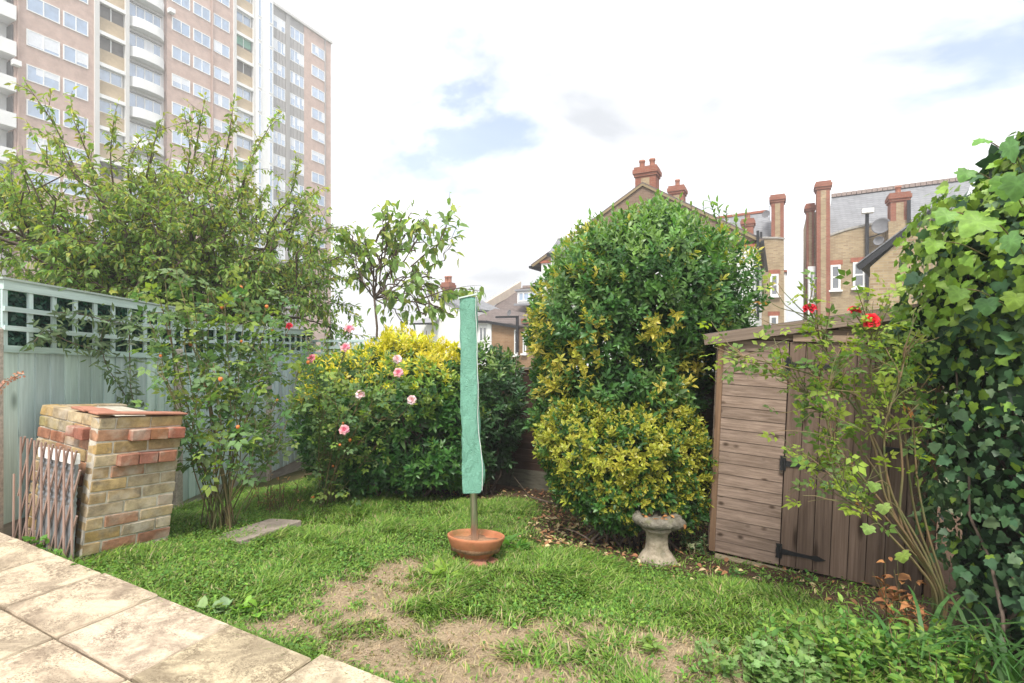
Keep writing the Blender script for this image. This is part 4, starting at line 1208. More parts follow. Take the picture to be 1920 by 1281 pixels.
def shell(ells, n, lump=.14, freq=2.4, floor=True, seed=0, clip=None):
    E = np.array(ells, float); w = E[:, 3]*E[:, 4] + E[:, 4]*E[:, 5] + E[:, 3]*E[:, 5]; w /= w.sum()
    P = []; Q = []; tot = 0
    while tot < n:
        k = RNG.choice(len(E), n, p=w); u = rdir(n); c, r = E[k, :3], E[k, 3:]
        p = c + u*r; nn = nrm(u/r)
        ok = np.ones(n, bool)
        for j in range(len(E)):
            ok &= (k == j) | ((((p - E[j, :3])/(E[j, 3:]*.94))**2).sum(1) > 1)
        p = p + nn*((vnoise(p*freq, seed) - .5)*2*lump + (vnoise(p*freq*2.6, seed + 9) - .5)*lump)[:, None]
        if floor: ok &= p[:, 2] > lawn_z(p[:, 0], p[:, 1]) + .04
        if clip is not None: ok &= clip(p)
        P.append(p[ok]); Q.append(nn[ok]); tot += ok.sum()
    return np.concatenate(P)[:n], np.concatenate(Q)[:n]
def rosettes(tips, axes, k, Ls, tpl, size, colf, a0=82, a1=28, sizevar=.3, droop=0.0):
    n = len(tips); size = size*(.72 + .55*RNG.random(n)); Ls = Ls*(.6 + .9*RNG.random(n)); ref = nrm(rdir(n)); e1 = nrm(np.cross(axes, ref)); e2 = np.cross(axes, e1); ph = RNG.random(n)*6.28
    parts = []
    col, edge = colf(n)
    for j in range(k):
        t_ = j/max(1, k - 1); az = ph + j*2.4 + RNG.normal(size=n)*.25
        R = np.cos(az)[:, None]*e1 + np.sin(az)[:, None]*e2
        th = np.radians(a0 + (a1 - a0)*t_ + RNG.normal(size=n)*9)
        d = axes*np.cos(th)[:, None] + R*np.sin(th)[:, None]; d[:, 2] -= droop
        up = axes*np.sin(th)[:, None] - R*np.cos(th)[:, None] + RNG.normal(size=(n, 3))*.18
        pos = tips - axes*(Ls*(1 - t_))[:, None]
        s = size*(1 + sizevar*(RNG.random(n)*2 - 1))*(1.0 - .25*t_)
        kj = 1 + .18*(RNG.random((n, 1))*2 - 1)
        parts.append(leaves(tpl, pos, d, up, s, np.clip(col*kj, 0, 1), None if edge is None else np.clip(edge*kj, 0, 1)))
    return join(parts)
def limb(p0, p1, r0, r1, n=7, wob=.08, sag=0.0):
    t_ = np.linspace(0, 1, n)[:, None]; P = p0 + (p1 - p0)*t_
    L = np.linalg.norm(p1 - p0); P[1:-1] += RNG.normal(size=(n - 2, 3))*wob*L*.35
    P[:, 2] += (sag*L*np.sin(np.pi*t_[:, 0]))
    return P, np.linspace(r0, r1, n)

# screening leaves behind the trellis
for (f, sx, zz, L, a, b, c, d_) in FENCE_SCREEN:
    n = len(sx); pos = np.stack([sx, np.full(n, .030) - RNG.random(n)*.022, zz], -1)
    dr_ = rdir(n); dr_[:, 1] *= .35; up = np.tile([0, -1, .3], (n, 1)) + RNG.normal(size=(n, 3))*.35
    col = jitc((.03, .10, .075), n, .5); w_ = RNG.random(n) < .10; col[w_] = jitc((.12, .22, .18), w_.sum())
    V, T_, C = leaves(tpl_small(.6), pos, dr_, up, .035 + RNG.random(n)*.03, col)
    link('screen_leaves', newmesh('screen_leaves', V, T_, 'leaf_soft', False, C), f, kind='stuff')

# ------------------------------------------------------------------ tall evergreen shrub with yellow variegated sprays
b0 = np.array([1.12, 5.05]); base = (b0[0], b0[1], float(lawn_z(*b0)))
sh1 = thing('evergreen_shrub', 'tall rounded evergreen shrub with scattered yellow sprays left of shed', 'shrub', base)
C1 = lambda px, py, Y, rx, ry, rz: (*at(px, py, Y), rx, ry, rz)
ells = [C1(1205, 545, 5.05, .90, .90, .78), C1(1115, 610, 4.95, .66, .72, .74), C1(1285, 560, 5.1, .62, .70, .66), C1(1230, 470, 5.1, .52, .55, .44), C1(1145, 730, 5.0, .82, .72, .75), C1(1235, 700, 4.95, .55, .55, .62), C1(1060, 700, 4.95, .36, .42, .70), C1(1345, 610, 5.15, .30, .45, .45)]
def clip_sh(p): return ~((p[:, 2] < 1.42) & ((-D[0]*(p[:, 0] - S0[0]) - D[1]*(p[:, 1] - S0[1])) < .06) & ((p - np.array([S0[0], S0[1], 0]))[:, :2] @ N > -.15))
def shrub_cols(greens, wts, golden=None):
    greens = np.array(greens, float)
    def f(n):
        k = RNG.choice(len(greens), n, p=wts); return jitc(greens[k], n, .25), None
    return f
tips, nn = shell(ells, 4700, .13, 2.3, seed=3, clip=clip_sh)
ax = nrm(nn*.8 + np.array([0, 0, .55]) + RNG.normal(size=tips.shape)*.35)
tips = tips - nn*(RNG.random(len(tips))**2*.30)[:, None]
vz = fbm2(tips[:, 0]*1.0 + tips[:, 2]*.7, tips[:, 1] + tips[:, 2]*1.3, 1.7, 55, 2)
pxt = 960 + FPX*tips[:, 0]/tips[:, 1]; pyt = 640 - FPX*(tips[:, 2] - CAM_Z)/tips[:, 1]
spots = [(at(1245, 606, 4.15), .14), (at(1125, 622, 4.25), .13), (at(1095, 680, 4.3), .11), (at(1045, 735, 4.5), .10), (at(1318, 690, 4.4), .15), (at(1010, 590, 4.75), .14), (at(1003, 640, 4.75), .12), (at(1035, 690, 4.6), .10), (at(1290, 712, 4.4), .10), (at(1060, 660, 4.5), .10), (at(1400, 440, 4.9), .16), (at(1420, 480, 4.9), .10), (at(1015, 540, 4.8), .10), (at(1290, 620, 4.2), .06)]
gold = np.zeros(len(tips), bool)
for c_, r_ in spots:
    q = tips - c_; q[:, 1] *= .5
    gold |= RNG.random(len(tips)) < .92*np.exp(-(np.linalg.norm(q, axis=1)/(r_*1.05))**3)
gold |= (RNG.random(len(tips)) < .03 + .09*(tips[:, 0] < .75) + .10*sstep(1.35, .75, tips[:, 2]))
pg = [.25, .42, .33]
g1 = shrub_cols([(.045, .12, .033), (.075, .175, .045), (.125, .235, .065)], pg)
tl1 = tpl_leaf(.40)
def gold_cols(n): return jitc((.20, .25, .035), n, .25), jitc((.62, .50, .09), n, .2)
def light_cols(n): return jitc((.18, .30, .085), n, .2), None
pale_tips = (~gold) & (nn[:, 2] > .35) & (RNG.random(len(tips)) < .5)  # part of the upward-facing tips get a paler green
parts = []
parts.append(rosettes(tips[~gold & ~pale_tips], ax[~gold & ~pale_tips], 9, np.full((~gold & ~pale_tips).sum(), .11), tl1, .074, g1))
parts.append(rosettes(tips[pale_tips], ax[pale_tips], 9, np.full(pale_tips.sum(), .12), tl1, .070, light_cols, 75, 18))
parts.append(rosettes(tips[gold] + nn[gold]*.03, ax[gold], 10, np.full(gold.sum(), .10), tl1, .062, gold_cols))
# inner leaves, their darker greens paint the shade inside the crown
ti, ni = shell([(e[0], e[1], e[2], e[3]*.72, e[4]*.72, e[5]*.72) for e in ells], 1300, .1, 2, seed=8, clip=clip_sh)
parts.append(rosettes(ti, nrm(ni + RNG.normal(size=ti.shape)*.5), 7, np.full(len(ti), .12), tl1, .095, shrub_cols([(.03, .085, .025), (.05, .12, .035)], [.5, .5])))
# upright young shoots above the crown
sp = [(1108, 405, 5.0), (1178, 378, 4.9), (1203, 380, 5.1), (1235, 378, 5.0), (1275, 372, 5.1), (1330, 372, 5.2), (1318, 385, 5.2), (1362, 388, 5.3), (1398, 398, 5.3), (1085, 420, 4.9), (1150, 392, 5.0), (1072, 432, 4.9), (1295, 382, 5.0), (1345, 380, 5.1), (1255, 384, 5.2), (1130, 402, 5.1), (1190, 390, 4.8), (1380, 405, 5.1)]
st = np.array([at(*q) for q in sp]); sa = nrm(np.array([[0, 0, 1.0]]) + RNG.normal(size=st.shape)*.15)
for fr in (0, .10, .20, .30):
    parts.append(rosettes(st - sa*fr, sa, 6, np.full(len(st), .10), tl1, .078, light_cols, 65, 15))
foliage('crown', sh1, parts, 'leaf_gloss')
ln = []
for i in range(16):
    e = ells[i % len(ells)]; p1 = np.array(e[:3]) + rdir(1)[0]*np.array(e[3:])*.6
    ln.append(limb(np.array(base) + np.array([RNG.normal()*.08, RNG.normal()*.08, -.03]), p1, .028, .007, 8, .10))
for q, a_ in zip(st, sa): ln.append((np.array([q - a_*.55, q - a_*.3, q]), [.006, .005, .003]))
wood('branches', sh1, ln)

# ------------------------------------------------------------------ golden variegated mound in front of it
b1 = np.array([.92, 4.45]); base1 = (b1[0], b1[1], float(lawn_z(*b1)))
sh2 = thing('variegated_mound', 'low golden variegated mound shrub between bird bath and dark post', 'shrub', base1)
e2_ = [C1(1170, 850, 4.42, .68, .48, .42), C1(1085, 835, 4.45, .38, .42, .42), C1(1255, 845, 4.42, .36, .40, .40), C1(1180, 900, 4.40, .62, .45, .38), C1(1110, 905, 4.42, .35, .38, .30), C1(1265, 915, 4.38, .28, .34, .32)]
tips, nn = shell(e2_, 3300, .07, 4.0, seed=13)
ax = nrm(nn*.9 + np.array([0, 0, .4]) + RNG.normal(size=tips.shape)*.3); tips = tips - nn*(RNG.random(len(tips))**2*.16)[:, None]
up_ = np.clip((tips[:, 2] - base1[2] - .20)/.55 + .5*(fbm2(tips[:, 0] + tips[:, 2], tips[:, 1] - tips[:, 2], 3.2, 71, 2) - .5), 0, 1)
isg = RNG.random(len(tips)) < (.06 + .62*up_)
t2 = tpl_leaf(.46)
parts = [rosettes(tips[isg], ax[isg], 9, np.full(isg.sum(), .07), t2, .046, lambda n: (jitc((.19, .25, .035), n, .3), jitc((.50, .44, .055), n, .25))),
         rosettes(tips[~isg], ax[~isg], 9, np.full((~isg).sum(), .075), t2, .049, shrub_cols([(.04, .11, .025), (.075, .17, .035)], [.6, .4]))]
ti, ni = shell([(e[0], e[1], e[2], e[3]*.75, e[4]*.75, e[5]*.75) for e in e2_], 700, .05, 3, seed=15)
parts.append(rosettes(ti, nrm(ni + RNG.normal(size=ti.shape)*.5), 7, np.full(len(ti), .08), t2, .06, shrub_cols([(.03, .08, .02)], [1])))  # inner foliage, dark green stands in for shade within the mound
foliage('crown', sh2, parts, 'leaf_gloss')
wood('branches', sh2, [limb(np.array(base1) + np.array([RNG.normal()*.15, RNG.normal()*.08, -.03]), np.array(e2_[i % 6][:3]) + RNG.normal(size=3)*.2, .014, .004, 6, .12) for i in range(22)])

# ------------------------------------------------------------------ golden-tipped shrub behind the dryer
b2 = np.array([-1.15, 6.15]); base2 = (b2[0], b2[1], float(lawn_z(*b2)))
sh3 = thing('golden_shrub', 'broad green shrub with bright yellow tips behind the dryer pole', 'shrub', base2)
e3 = [C1(745, 750, 6.2, 1.0, .85, .80), C1(665, 780, 5.9, .62, .65, .68), C1(830, 760, 6.3, .62, .72, .72), C1(735, 685, 6.5, .66, .60, .38), C1(640, 730, 5.9, .42, .48, .45), C1(760, 850, 6.0, .95, .70, .48), C1(690, 870, 5.75, .50, .50, .36)]
tips, nn = shell(e3, 3000, .14, 2.2, seed=23)
ax = nrm(nn*.8 + np.array([0, 0, .5]) + RNG.normal(size=tips.shape)*.35); tips = tips - nn*(RNG.random(len(tips))**2*.28)[:, None]
hz_ = (tips[:, 2] - .62)/.62 + .9*(fbm2(tips[:, 0], tips[:, 1] + tips[:, 2], 1.8, 31, 2) - .5) + .25*nn[:, 2]
isg = RNG.random(len(tips)) < np.clip((hz_ - .34)*1.25, 0, .92)
mid = (~isg) & (RNG.random(len(tips)) < np.clip(hz_ + .25, .05, .7))
t3 = tpl_leaf(.36)
rest = ~isg & ~mid
parts = [rosettes(tips[isg], ax[isg], 10, np.full(isg.sum(), .10), t3, .078, lambda n: (jitc((.50, .45, .035), n, .25), jitc((.58, .52, .05), n, .2)), 80, 25),
         rosettes(tips[mid], ax[mid], 9, np.full(mid.sum(), .10), t3, .082, shrub_cols([(.15, .25, .04), (.21, .30, .05)], [.6, .4])),
         rosettes(tips[rest], ax[rest], 9, np.full(rest.sum(), .11), t3, .088, shrub_cols([(.04, .12, .03), (.065, .165, .035), (.10, .21, .045)], [.4, .4, .2]))]
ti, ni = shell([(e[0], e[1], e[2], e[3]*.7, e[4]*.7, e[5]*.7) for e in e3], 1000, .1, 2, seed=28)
parts.append(rosettes(ti, nrm(ni + RNG.normal(size=ti.shape)*.5), 7, np.full(len(ti), .12), t3, .09, shrub_cols([(.03, .085, .025)], [1])))  # shade of the shrub's interior put into a darker leaf green
foliage('crown', sh3, parts, 'leaf_gloss')
wood('branches', sh3, [limb(np.array(base2) + np.array([RNG.normal()*.2, RNG.normal()*.1, -.03]), np.array(e3[i % 7][:3]) + RNG.normal(size=3)*.3, .022, .006, 7, .12) for i in range(26)])

# dark shrub against the back fence, right of the dryer
b3 = np.array([-.32, 6.25]); base3 = (b3[0], b3[1], float(lawn_z(*b3)))
sh4 = thing('dark_shrub', 'dark glossy shrub against the back fence right of the dryer', 'shrub', base3)
e4 = [C1(915, 720, 6.3, .42, .42, .50), C1(940, 790, 6.35, .30, .36, .55), C1(900, 800, 6.2, .34, .40, .60), C1(945, 700, 6.4, .26, .3, .28)]
tips, nn = shell(e4, 850, .10, 3, seed=33)
ax = nrm(nn*.8 + np.array([0, 0, .5]) + RNG.normal(size=tips.shape)*.35); tips = tips - nn*(RNG.random(len(tips))**2*.2)[:, None]
lt = (nn[:, 2] > .2) & (RNG.random(len(tips)) < .55)
parts = [rosettes(tips[lt], ax[lt], 9, np.full(lt.sum(), .10), t3, .085, shrub_cols([(.11, .20, .05), (.17, .25, .06)], [.7, .3])),
         rosettes(tips[~lt], ax[~lt], 9, np.full((~lt).sum(), .10), t3, .088, shrub_cols([(.035, .085, .032), (.05, .11, .04)], [.6, .4]))]
foliage('crown', sh4, parts, 'leaf_gloss')
wood('branches', sh4, [limb(np.array(base3) + np.array([RNG.normal()*.06, RNG.normal()*.05, -.03]), np.array(e4[i % 4][:3]) + RNG.normal(size=3)*.2, .015, .005, 6, .12) for i in range(12)])

# ------------------------------------------------------------------ cherry tree behind the green fence
def tree(name, label, base, trunk_top, limb_ends, twig_n, twig_len, leaf_tpl, leaf_size, leaf_gap, colf, droop, trunk_r, sub=5, spread=.9, gravity=-.25, long_shoots=(), mat='leaf_soft', upbias=.25):
    t_ = thing(name, label, 'tree', tuple(base))
    lines = []; tw = []
    tl = limb(np.array(base) + np.array([0, 0, -.1]), np.array(trunk_top), trunk_r, trunk_r*.7, 7, .05)
    trunkline = [tl]
    P = []
    for e in limb_ends:
        l_ = limb(np.array(trunk_top), np.array(e), trunk_r*.5, .014, 9, .12, .08); lines.append(l_)
        for j in range(sub):
            u = RNG.uniform(.25, 1.0); i0 = int(u*(len(l_[0]) - 1)); p0 = l_[0][i0]
            dv = nrm(np.array(e) - np.array(trunk_top) + RNG.normal(size=3)*spread*np.linalg.norm(np.array(e) - np.array(trunk_top))*.8)
            dv = nrm(dv + np.array([0, 0, upbias*.5])); p1 = p0 + dv*RNG.uniform(.5, 1.15)*twig_len*1.7
            s_ = limb(p0, p1, .014, .006, 7, .14, .04); lines.append(s_)
            for q in range(twig_n):
                v = RNG.uniform(.2, 1.0); p2 = s_[0][int(v*6)]
                d2 = nrm(dv + RNG.normal(size=3)*.8 + np.array([0, 0, upbias]))
                k = RNG.uniform(.45, 1.1)*twig_len
                pts = [p2]
                for w in range(5):
                    d2 = nrm(d2 + np.array([0, 0, gravity*.35]) + RNG.normal(size=3)*.12); pts.append(pts[-1] + d2*k/5)
                tw.append((np.array(pts), np.linspace(.005, .0018, 6)))
    for (p0, p1, bend) in long_shoots:
        m_ = (p0 + p1)/2 + bend; L_ = bez([p0, m_, p1], 9); tw.append((L_, np.linspace(.015, .003, len(L_))))
        n_ = 5
        for q in range(n_):
            i0 = int(len(L_)*(.25 + .7*q/n_)); d2 = nrm(nrm(L_[-1] - L_[0]) + RNG.normal(size=3)*.5); k = RNG.uniform(.25, .5)
            pts = [L_[i0]]
            for w in range(4): d2 = nrm(d2 + RNG.normal(size=3)*.12 + np.array([0, 0, gravity*.2])); pts.append(pts[-1] + d2*k/4)
            tw.append((np.array(pts), np.linspace(.005, .002, 5)))
    pos = []; dr_ = []
    for pts, r in tw:
        seg = np.diff(pts, axis=0); L = np.linalg.norm(seg, axis=1).sum(); n = max(3, int(L/leaf_gap))
        cum = np.concatenate([[0], np.cumsum(np.linalg.norm(seg, axis=1))]); s_ = np.linspace(.08*L, L, n) if len(pts) < 10 else np.linspace(.3*L, L, int(n*1.3))
        for a in range(3): pass
        pp_ = np.stack([np.interp(s_, cum, pts[:, a]) for a in range(3)], -1)
        tg = nrm(np.stack([np.interp(np.clip(s_ + .02, 0, L), cum, pts[:, a]) - np.interp(np.clip(s_ - .02, 0, L), cum, pts[:, a]) for a in range(3)], -1))
        pos.append(pp_); dr_.append(tg)
    pos = np.concatenate(pos); tg = np.concatenate(dr_); n = len(pos)
    d = nrm(tg*.55 + rdir(n)*.85 + np.array([0, 0, -droop])); up = nrm(np.array([[0, 0, 1.0]]) + RNG.normal(size=(n, 3))*.55)
    pos = pos + d*.012
    V = leaves(leaf_tpl, pos, d, up, leaf_size*(1 + .35*(RNG.random(n)*2 - 1)), colf(n, pos))
    wood('trunk', t_, trunkline, 'bark', 10)
    wood('branches', t_, lines + tw, 'bark', 4)
    foliage('leaves', t_, V, mat)
    return t_, n
tb_ = (-5.4, 8.0, -.9); tt_ = (-5.3, 7.9, 1.25)
ends = []
for px, py, Y in ((20, 430, 6.6), (60, 480, 6.4), (110, 400, 7.2), (160, 470, 6.8), (200, 360, 7.6), (240, 430, 7.0), (290, 380, 7.6), (330, 450, 7.2), (380, 370, 7.9), (420, 440, 7.6), (470, 400, 8.2), (520, 460, 7.9), (560, 420, 8.6), (600, 490, 8.3), (635, 520, 8.8), (90, 520, 6.9), (300, 510, 7.6), (430, 520, 7.8), (530, 540, 8.2), (180, 540, 6.8), (250, 330, 8.0), (-60, 420, 6.8), (-120, 380, 7.4), (350, 340, 8.4), (10, 520, 6.9), (360, 545, 7.7), (470, 560, 8.0), (610, 560, 8.4), (580, 590, 8.6), (100, 450, 8.6), (300, 440, 9.2), (450, 470, 9.4), (560, 500, 9.6)):
    ends.append(at(px, py, Y))
ls = []
for px, py, Y, qx, qy in ((45, 150, 7.2, 150, 340), (130, 205, 7.2, 190, 360), (215, 215, 7.4, 215, 370), (100, 255, 7.0, 170, 380), (300, 225, 7.6, 265, 370), (345, 205, 7.7, 340, 370), (385, 180, 7.8, 350, 380), (440, 180, 7.9, 400, 380), (525, 205, 8.0, 440, 400), (560, 300, 8.2, 500, 430), (600, 355, 8.4, 540, 450), (30, 290, 6.8, 90, 420), (470, 290, 8.0, 450, 420), (265, 255, 7.6, 250, 390), (160, 300, 7.2, 190, 400), (620, 420, 8.6, 580, 500), (70, 340, 6.9, 120, 430), (410, 250, 8.0, 380, 390), (0, 360, 6.6, 50, 450), (500, 350, 8.2, 480, 440), (575, 385, 8.4, 540, 470)):
    ls.append((at(qx, qy, Y + .2), at(px, py, Y), np.array([RNG.normal()*.08, RNG.normal()*.08, .04])))
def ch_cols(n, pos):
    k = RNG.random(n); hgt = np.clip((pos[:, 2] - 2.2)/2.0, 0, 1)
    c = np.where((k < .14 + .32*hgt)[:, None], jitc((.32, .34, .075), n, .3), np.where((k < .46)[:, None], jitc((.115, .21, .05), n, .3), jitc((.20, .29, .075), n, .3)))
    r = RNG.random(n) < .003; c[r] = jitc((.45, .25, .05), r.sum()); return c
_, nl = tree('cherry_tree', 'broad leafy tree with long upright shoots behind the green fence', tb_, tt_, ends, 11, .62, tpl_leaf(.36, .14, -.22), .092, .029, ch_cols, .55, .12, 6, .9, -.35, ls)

# ------------------------------------------------------------------ young tree between tower and dryer
tb2 = (-2.15, 8.75, -.75); tt2 = tuple(at(702, 560, 8.7))
e5 = [at(*q) for q in ((735, 400, 8.6), (715, 430, 8.5), (690, 480, 8.5), (670, 520, 8.4), (790, 420, 8.7), (780, 470, 8.6), (760, 520, 8.6), (740, 560, 8.5), (810, 520, 8.8), (840, 560, 8.8), (700, 540, 8.9), (760, 440, 8.9), (800, 590, 8.7), (665, 460, 8.6))]
ls5 = [(at(810, 480, 8.7), at(850, 385, 8.7), np.array([.05, 0, .05])), (at(790, 560, 8.7), at(905, 545, 8.7), np.array([0, 0, .10])), (at(770, 500, 8.7), at(862, 440, 8.7), np.array([0, 0, .08])), (at(715, 470, 8.6), at(728, 382, 8.6), np.zeros(3)), (at(700, 500, 8.6), at(650, 440, 8.6), np.array([0, 0, .06]))]
def yt_cols(n, pos):
    k = RNG.random(n); c = np.where((k < .30)[:, None], jitc((.32, .37, .085), n, .25), jitc((.18, .275, .085), n, .3)); return c
_, nl2 = tree('young_tree', 'slender young tree with drooping pale leaves against the white sky', tb2, tt2, e5, 4, .42, tpl_leaf(.46, .14, -.22), .165, .085, yt_cols, .75, .026, 3, .5, -.3, ls5)

# ------------------------------------------------------------------ roses
def bloom_mesh(name, r, col, col2):
    parts = []
    for ring, (n, rr, tilt, sc) in enumerate(((3, .02, 4, .80), (4, .10, 12, .86), (5, .17, 24, .92), (6, .22, 44, .98), (6, .22, 72, .92))):
        a = np.arange(n)*2*np.pi/n + ring*.7 + RNG.normal(size=n)*.12; th = np.radians(tilt + RNG.normal(size=n)*6)
        R = np.stack([np.cos(a), np.sin(a), np.zeros(n)], -1)
        d = R*np.sin(th)[:, None] + np.array([0, 0, 1.0])*np.cos(th)[:, None]; up = -R*np.cos(th)[:, None] + np.array([0, 0, 1.0])*np.sin(th)[:, None]
        parts.append(leaves(tpl_leaf(1.0, .30, -.32, .45, .85, .92), R*rr*r, d, up, np.full(n, r*sc), jitc(col if ring < 2 else col2, n, .15), None))
    V, T_, C = join(parts); return newmesh(name, V, T_, 'petal', True, C)
PINK = [bloom_mesh('bloom', .052, (.72, .22, .30), (.78, .42, .46)), bloom_mesh('bloom', .048, (.66, .14, .22), (.74, .32, .38)), bloom_mesh('bloom', .05, (.76, .48, .50), (.82, .62, .62))]
RED = [bloom_mesh('bloom', .042, (.55, .012, .02), (.68, .02, .035)), bloom_mesh('bloom', .034, (.50, .015, .04), (.66, .03, .06))]
HIP = lathe_mesh('rose_hip', [(.001, -.012), (.007, -.010), (.012, .0), (.011, .008), (.005, .013), (.001, .014)], 'hip_orange' if 'hip_orange' in M else m_plain('hip_orange', (.62, .19, .05), .4, .2, 20).name, 10)
def rose(name, label, canes, nside, nleaf_gap, leaf, colf, blooms, hips, side_len=.30, cane_r=.007, mat='leaf_soft', leaf_from=.35):
    base = canes[0][0]; t_ = thing(name, label, 'rose bush', tuple(base)); lines = []; tw = []
    for c in canes:
        L = bez(c, 8); lines.append((L, np.linspace(cane_r, cane_r*.42, len(L))))
        n = len(L); d0 = nrm(L[-1] - L[0])
        tw.append(L[int(n*.6):])
        for j in range(nside):
            u = RNG.uniform(leaf_from, 1.0); i0 = min(n - 2, int(u*n)); d2 = nrm(nrm(L[i0 + 1] - L[i0]) + RNG.normal(size=3)*.7 + np.array([0, 0, .2])); k = RNG.uniform(.5, 1.2)*side_len
            pts = [L[i0]]
            for w in range(5): d2 = nrm(d2 + RNG.normal(size=3)*.16); pts.append(pts[-1] + d2*k/5)
            pts = np.array(pts); lines.append((pts, np.linspace(cane_r*.4, cane_r*.2, 6))); tw.append(pts)
    pos = []; tg = []
    for pts in tw:
        cum = np.concatenate([[0], np.cumsum(np.linalg.norm(np.diff(pts, axis=0), axis=1))]); L = cum[-1]; s_ = np.linspace(.05*L, L, max(2, int(L/nleaf_gap)))
        pos.append(np.stack([np.interp(s_, cum, pts[:, a]) for a in range(3)], -1)); tg.append(np.tile(nrm(pts[-1] - pts[0]), (len(s_), 1)))
    pos = np.concatenate(pos); tg = np.concatenate(tg); n = len(pos)
    d = nrm(tg*.3 + rdir(n) + np.array([0, 0, .05])); up = nrm(np.array([[0, -.25, 1.0]]) + RNG.normal(size=(n, 3))*.45)
    V = leaves(tpl_rose(), pos, d, up, leaf*(1 + .35*(RNG.random(n)*2 - 1)), colf(n))
    wood('canes', t_, lines, 'green_stem', 6); foliage('leaves', t_, V, mat)
    for p, ms, ax_ in blooms:
        q = Vector(ax_).to_track_quat('Z', 'Y').to_matrix().to_4x4(); o = link('bloom', ms, t_, Matrix.Translation(Vector(p - np.array(base))) @ q @ Matrix.Scale(.85 if ms in PINK else 1.0, 4))
    allp = np.concatenate([x[-2:] for x in tw])
    for i in range(hips):
        p = allp[RNG.integers(len(allp))]; o = link('rose_hip', HIP, t_, Matrix.Translation(Vector(p - np.array(base))) @ Matrix.Scale(RNG.uniform(.9, 1.5), 4))
    return t_
def rc1(n):
    k = RNG.random(n); return np.where((k < .22)[:, None], jitc((.22, .30, .06), n, .25), np.where((k < .55)[:, None], jitc((.075, .15, .055), n, .3), jitc((.13, .21, .075), n, .25)))
rb0 = gp(415, 990)
tg1 = [(330, 505, 4.2), (300, 560, 4.2), (345, 640, 4.1), (300, 700, 4.0), (320, 780, 4.0), (390, 560, 4.4), (430, 600, 4.5), (400, 680, 4.2), (450, 640, 4.5), (500, 600, 4.7), (480, 700, 4.4), (530, 640, 4.7), (560, 690, 4.7), (520, 750, 4.5), (440, 760, 4.2), (370, 740, 4.0), (545, 610, 4.8), (350, 840, 3.95), (480, 820, 4.2), (540, 830, 4.4), (380, 620, 4.3), (460, 560, 4.6), (360, 540, 4.3), (310, 530, 4.2), (285, 610, 4.1), (420, 550, 4.5), (500, 575, 4.7), (345, 590, 4.25), (505, 660, 4.5), (575, 740, 4.7), (415, 820, 4.05)]
canes = []
for i, q in enumerate(tg1):
    e = at(*q); s0 = rb0 + np.array([RNG.normal()*.07, RNG.normal()*.06, -.02]); m_ = s0*.5 + e*.5 + np.array([RNG.normal()*.06, RNG.normal()*.05, .08]); canes.append([s0, s0*.8 + m_*.2 + np.array([0, 0, .05]), m_, e])
rose('hip_rose_bush', 'lanky rose bush with orange hips in front of the green fence', canes, 5, .075, .165, rc1, [(at(542, 612, 4.8), RED[1], (.1, -.6, .6))], 22, leaf_from=.60)
rb1 = gp(607, 948)
canes = []
tg2 = [(585, 676, 5.0), (648, 656, 5.0), (655, 622, 5.1), (745, 678, 5.1), (747, 704, 5.0), (772, 754, 5.0), (646, 810, 4.75), (610, 740, 4.9), (690, 720, 5.0), (620, 690, 5.1), (700, 660, 5.1), (640, 760, 4.8), (600, 800, 4.8), (720, 780, 5.0), (680, 780, 4.9), (575, 640, 5.2)]
for q in tg2:
    e = at(*q); s0 = rb1 + np.array([RNG.normal()*.05, RNG.normal()*.05, -.02]); m_ = s0*.5 + e*.5 + np.array([RNG.normal()*.05, RNG.normal()*.05, .10]); canes.append([s0, s0*.75 + m_*.25, m_, e])
blo = [(at(585, 672, 4.98), PINK[1], (-.2, -.8, .5)), (at(648, 652, 4.98), PINK[0], (0, -.8, .5)), (at(655, 617, 5.08), PINK[0], (.1, -.7, .6)), (at(745, 674, 5.08), PINK[2], (.2, -.8, .4)), (at(747, 699, 4.98), PINK[0], (.1, -.8, .3)), (at(772, 750, 4.98), PINK[2], (.3, -.8, .3)), (at(646, 806, 4.72), PINK[0], (0, -.8, .3)), (at(676, 740, 4.9), PINK[2], (0, -.7, .5))]
rose('pink_rose_bush', 'rose bush with pale and deep pink blooms left of the dryer', canes, 6, .055, .125, rc1, blo, 6)
def rc2(n):
    k = RNG.random(n); return np.where((k < .45)[:, None], jitc((.24, .32, .045), n, .25), np.where((k < .985)[:, None], jitc((.11, .19, .045), n, .3), jitc((.36, .17, .05), n, .3)))
rb2 = np.array([2.30, 2.80, float(lawn_z(2.30, 2.80))])
C_ = lambda L: [at(*q) for q in L]
